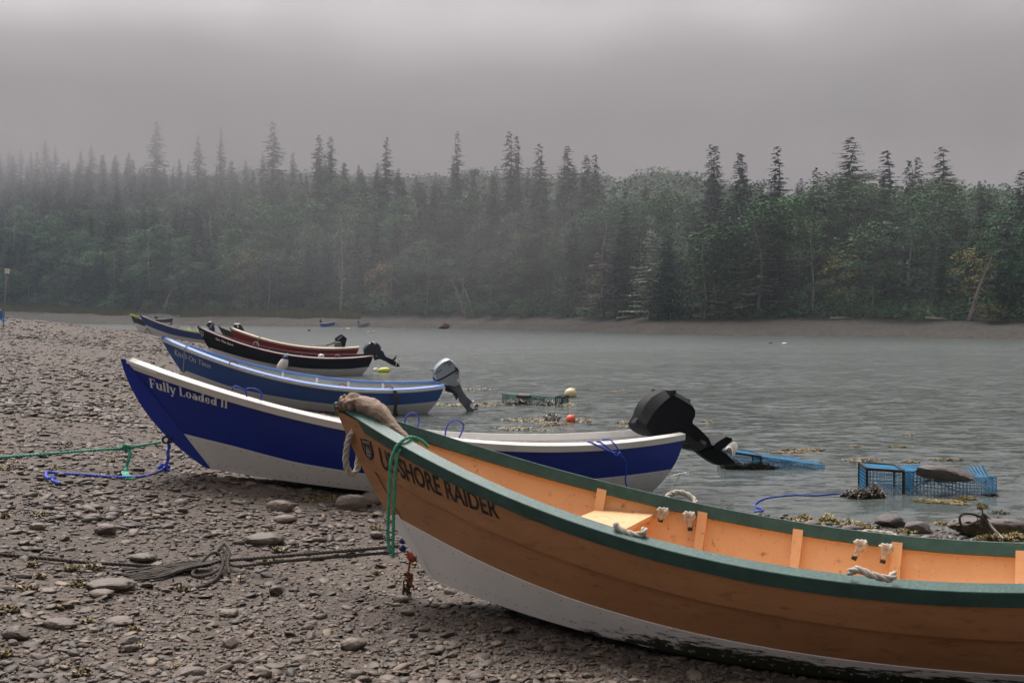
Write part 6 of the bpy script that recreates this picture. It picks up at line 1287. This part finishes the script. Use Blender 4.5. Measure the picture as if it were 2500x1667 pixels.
for i in range(60):
    a = at(2400+R9.gauss(0, 5), 1262+R9.gauss(0, 6), wc[1]-.3-R9.random()*.05); mb.tube([a, a+[R9.uniform(-.05, .05), -.02, -R9.uniform(.02, .1)]], .0035, 4)
mb.build('frayed_knot', M['weed_dark'], wr)
def kelp(px, py, hpx, label, seed, mt):
    R_ = random.Random(seed); P = atz(px, py, 0.02) if seed > 50 else at(px, py, wc[1]-.28); k = P[1]/F_PX; t = thing('kelp', P.tolist(), label, 'seaweed'); mb = MB(); mb.tube([P, P+[-.01, 0, hpx*k*.5], P+[-.02, 0, hpx*k]], .006, 6); mb.build('stalk', M['weed_dark'], t, True); mb = MB()
    for i in range(60):
        c = P+[-.02+R_.gauss(0, .025), R_.gauss(0, .02), hpx*k*R_.uniform(.7, 1.15)]; a = R_.uniform(0, 6.28); s_ = R_.uniform(.012, .03); mb.add([c, c+[math.cos(a)*s_, math.sin(a)*s_, s_*.2], c+[math.cos(a)*s_*.5, math.sin(a)*s_*.5, s_]], [(0, 1, 2)])
    mb.build('fronds', mt, t)
kelp(2402, 1266, 30, 'upright yellow weed sprig on the big boulder', 1, M['weed_y'])
# ------------------------------------------------------------------ small far craft and shore things
def skiff(name, px, ywl, Lpx, hpx, label, mats, head=1., engine_side=-1, Y=None, tilt=0.):
    """little open boat seen side on; bow to the right when head is 1"""
    P = atz(px, ywl, 0) if Y is None else at(px, ywl, Y); k = P[1]/F_PX; L_ = Lpx*k; H_ = hpx*k; B_ = L_*.19; t = thing(name, P.tolist(), label, 'boat'); ts = np.linspace(0, 1, 18)
    def S(q, v, s_):   # q 0 stern..1 bow
        hw = B_*(1-(max(0, q-.35)/.65)**2.2)*(.62+.38*min(1, q/.35+.5)); z = H_*(.55+.1*(1-q)+.42*max(0, q-.3)**1.6/.565); return P+np.array([head*(q-.5)*L_+head*v*0-(head*.08*L_*v if q > .9 else 0)*q, s_*hw*(1-.35*v), z*(1-v)-.05*v+tilt*head*(q-.5)*L_])
    a = MB(); b = MB(); r = MB()
    for s_ in (-1, 1):
        a.grid([[S(q, v, s_) for v in np.linspace(0, 1, 5)] for q in ts]); b.grid([[S(q, v, s_*.9)+[0, 0, -.01] for v in np.linspace(0, .9, 5)] for q in ts]); r.tube([S(q, 0, s_) for q in ts], .045*L_/2.5, 6)
    a.grid([[S(q, 1, -1), S(q, 1, 1)] for q in ts]); a.grid([[S(0, v, -1), S(0, v, 1)] for v in np.linspace(0, 1, 4)]); b.grid([[S(q, .9, -.9), S(q, .9, .9)] for q in ts])
    part(a, 'hull', mats[0], t); part(b, 'inner_planking', mats[1], t); part(r, 'rail', mats[2], t)
    m_ = MB(); c = S(.0, 0, 0); m_.box(c+[0, 0, H_*.35], (L_*.13, .22, H_*.45)); m_.box(c+[0, 0, -H_*.1], (L_*.06, .12, H_*.6)); m_.box(c+[head*L_*.12, 0, H_*.25], (L_*.12, .05, .05))
    if engine_side: part(m_, 'outboard', M['tape'], t)
    return t
skiff('skiff', 801, 798, 36, 14, 'small bright blue skiff moored off the far strand', (mat('bright_blue_paint', (.03, .09, .42), .5), M['grey_in'], M['buoy_white']), 1)
skiff('skiff', 889, 799, 28, 13, 'small grey aluminium skiff moored off the far strand', (mat('aluminium', (.33, .35, .36), .4, metal=.3), M['grey_in'], M['silver']), 1)
skiff('skiff', 402, 786, 42, 11, 'small brown dinghy with a white rail beyond the navy dory', (mat('brown_boat', (.09, .06, .05), .6), M['dark_in'], M['buoy_white']), 1, Y=100)
skiff('skiff', 168, 801, 48, 9, 'white rowing boat at the waterline on the far left', (M['white_hull'], M['grey_in'], M['buoy_white']), -1, 0, Y=95, tilt=.0)
skiff('skiff', 207, 804, 36, 6, 'low dark boat just right of the white rowing boat', (M['dkgreen'], M['dark_in'], M['dkgreen']), -1, 0, Y=94)
boulder('bush', 1083, 803, 30, 18, 'rusty brown bush on the far strand by the water', M['brown_bush'], 77, z=0.0, ang=.9, dep=.6); bpy.data.objects['bush']['category'] = 'bush'
P = at(-2, 770, 55); t = thing('tarpaulin', P.tolist(), 'blue tarpaulin edge at the far left of the beach', 'tarpaulin'); mb = MB(); mb.grid([[P+[(i-6)*.05, j*.15, .10*math.sin(i*.9)*(j/4)+.30-.06*i*(i > 5)-.03*abs(i-5)] for j in range(5)] for i in range(10)]); mb.grid([[P+[(i-6)*.05, 0, w*(.10*0+.30-.06*i*(i > 5)-.03*abs(i-5))] for w in (-1., 1.)] for i in range(10)]); mb.build('sheet', mat('blue_tarp', (.04, .15, .35), .6), t)
P = at(7, 775, 48); pz = float(gz(P[0], P[1])[0]); t = thing('post_box', [P[0], P[1], pz], 'white box on a thin leaning pole at the left edge', 'box on pole'); top = at(16.3, 671, 48); mb = MB(); mb.tube([[P[0], P[1], pz-.1], top], .022, 8); mb.build('pole', M['snag'], t, True)
mb = MB(); c = at(17.5, 663, 48); mb.box(c, (.155, .12, .20), [[1, 0, .05], [0, 1, 0], [-.05, 0, 1]]); mb.build('box', M['buoy_white'], t); mb = MB(); mb.box(c+[0, 0, .115], (.175, .14, .03)); mb.build('cap', M['buoy_white'], t); mb = MB(); mb.tube([c+[-.01, 0, -.14], c+[0, 0, -.1]], .035, 8); mb.build('socket', M['tape'], t)
P = at(416, 768, 225); P[2] = float(fz(np.array(P[0]/P[1]), np.array(P[1])))-.1; mb = MB(); mb.tube(spline([P, P+[-.3, 0, 1.2], P+[.2, 0, 2.0], P+[-.5, 0, 3.4]], sub=5), np.linspace(.5, .2, 16), 7); mb.tube([P+[0, 0, .8], P+[1.0, 0, .2], P+[1.2, 0, -.4]], [.25, .2, .1], 6); tag(mb.build('tree_stump', M['snag'], smooth=True, origin=P.tolist()), 'pale upright driftwood stump on the far left bank', 'stump')
for i, (px, py, l, rt, lb) in enumerate([(1535, 774, 3.2, .1, 'white driftwood branch at the foot of the forest, centre right'), (258, 740, 4.5, .35, 'pale fallen trunk against the dark left forest'), (2060, 778, 3., .0, 'small pale log at the top of the right strand'), (2300, 787, 3.5, -.1, 'grey fallen log on the right strand')]):
    u = (px-1250)/F_PX; D, z0, sl, w = [float(v) for v in far_prof(np.array(u))]; Y = D+w-2; k_ = 1; c = at(px, py, Y); c[2] = max(c[2], float(fz(np.array(u), np.array(Y)))+.1); mb = MB(); mb.tube([c+[-l/2, 0, -l*rt*.5], c+[0, 0, .05], c+[l/2, .3, l*rt*.5]], [.16, .13, .05], 6); mb.tube([c+[-l*.2, 0, 0], c+[-l*.25, 0, .5]], [.06, .02], 5); tag(mb.build('driftwood', M['snag'], smooth=True, origin=c.tolist()), lb, 'driftwood')
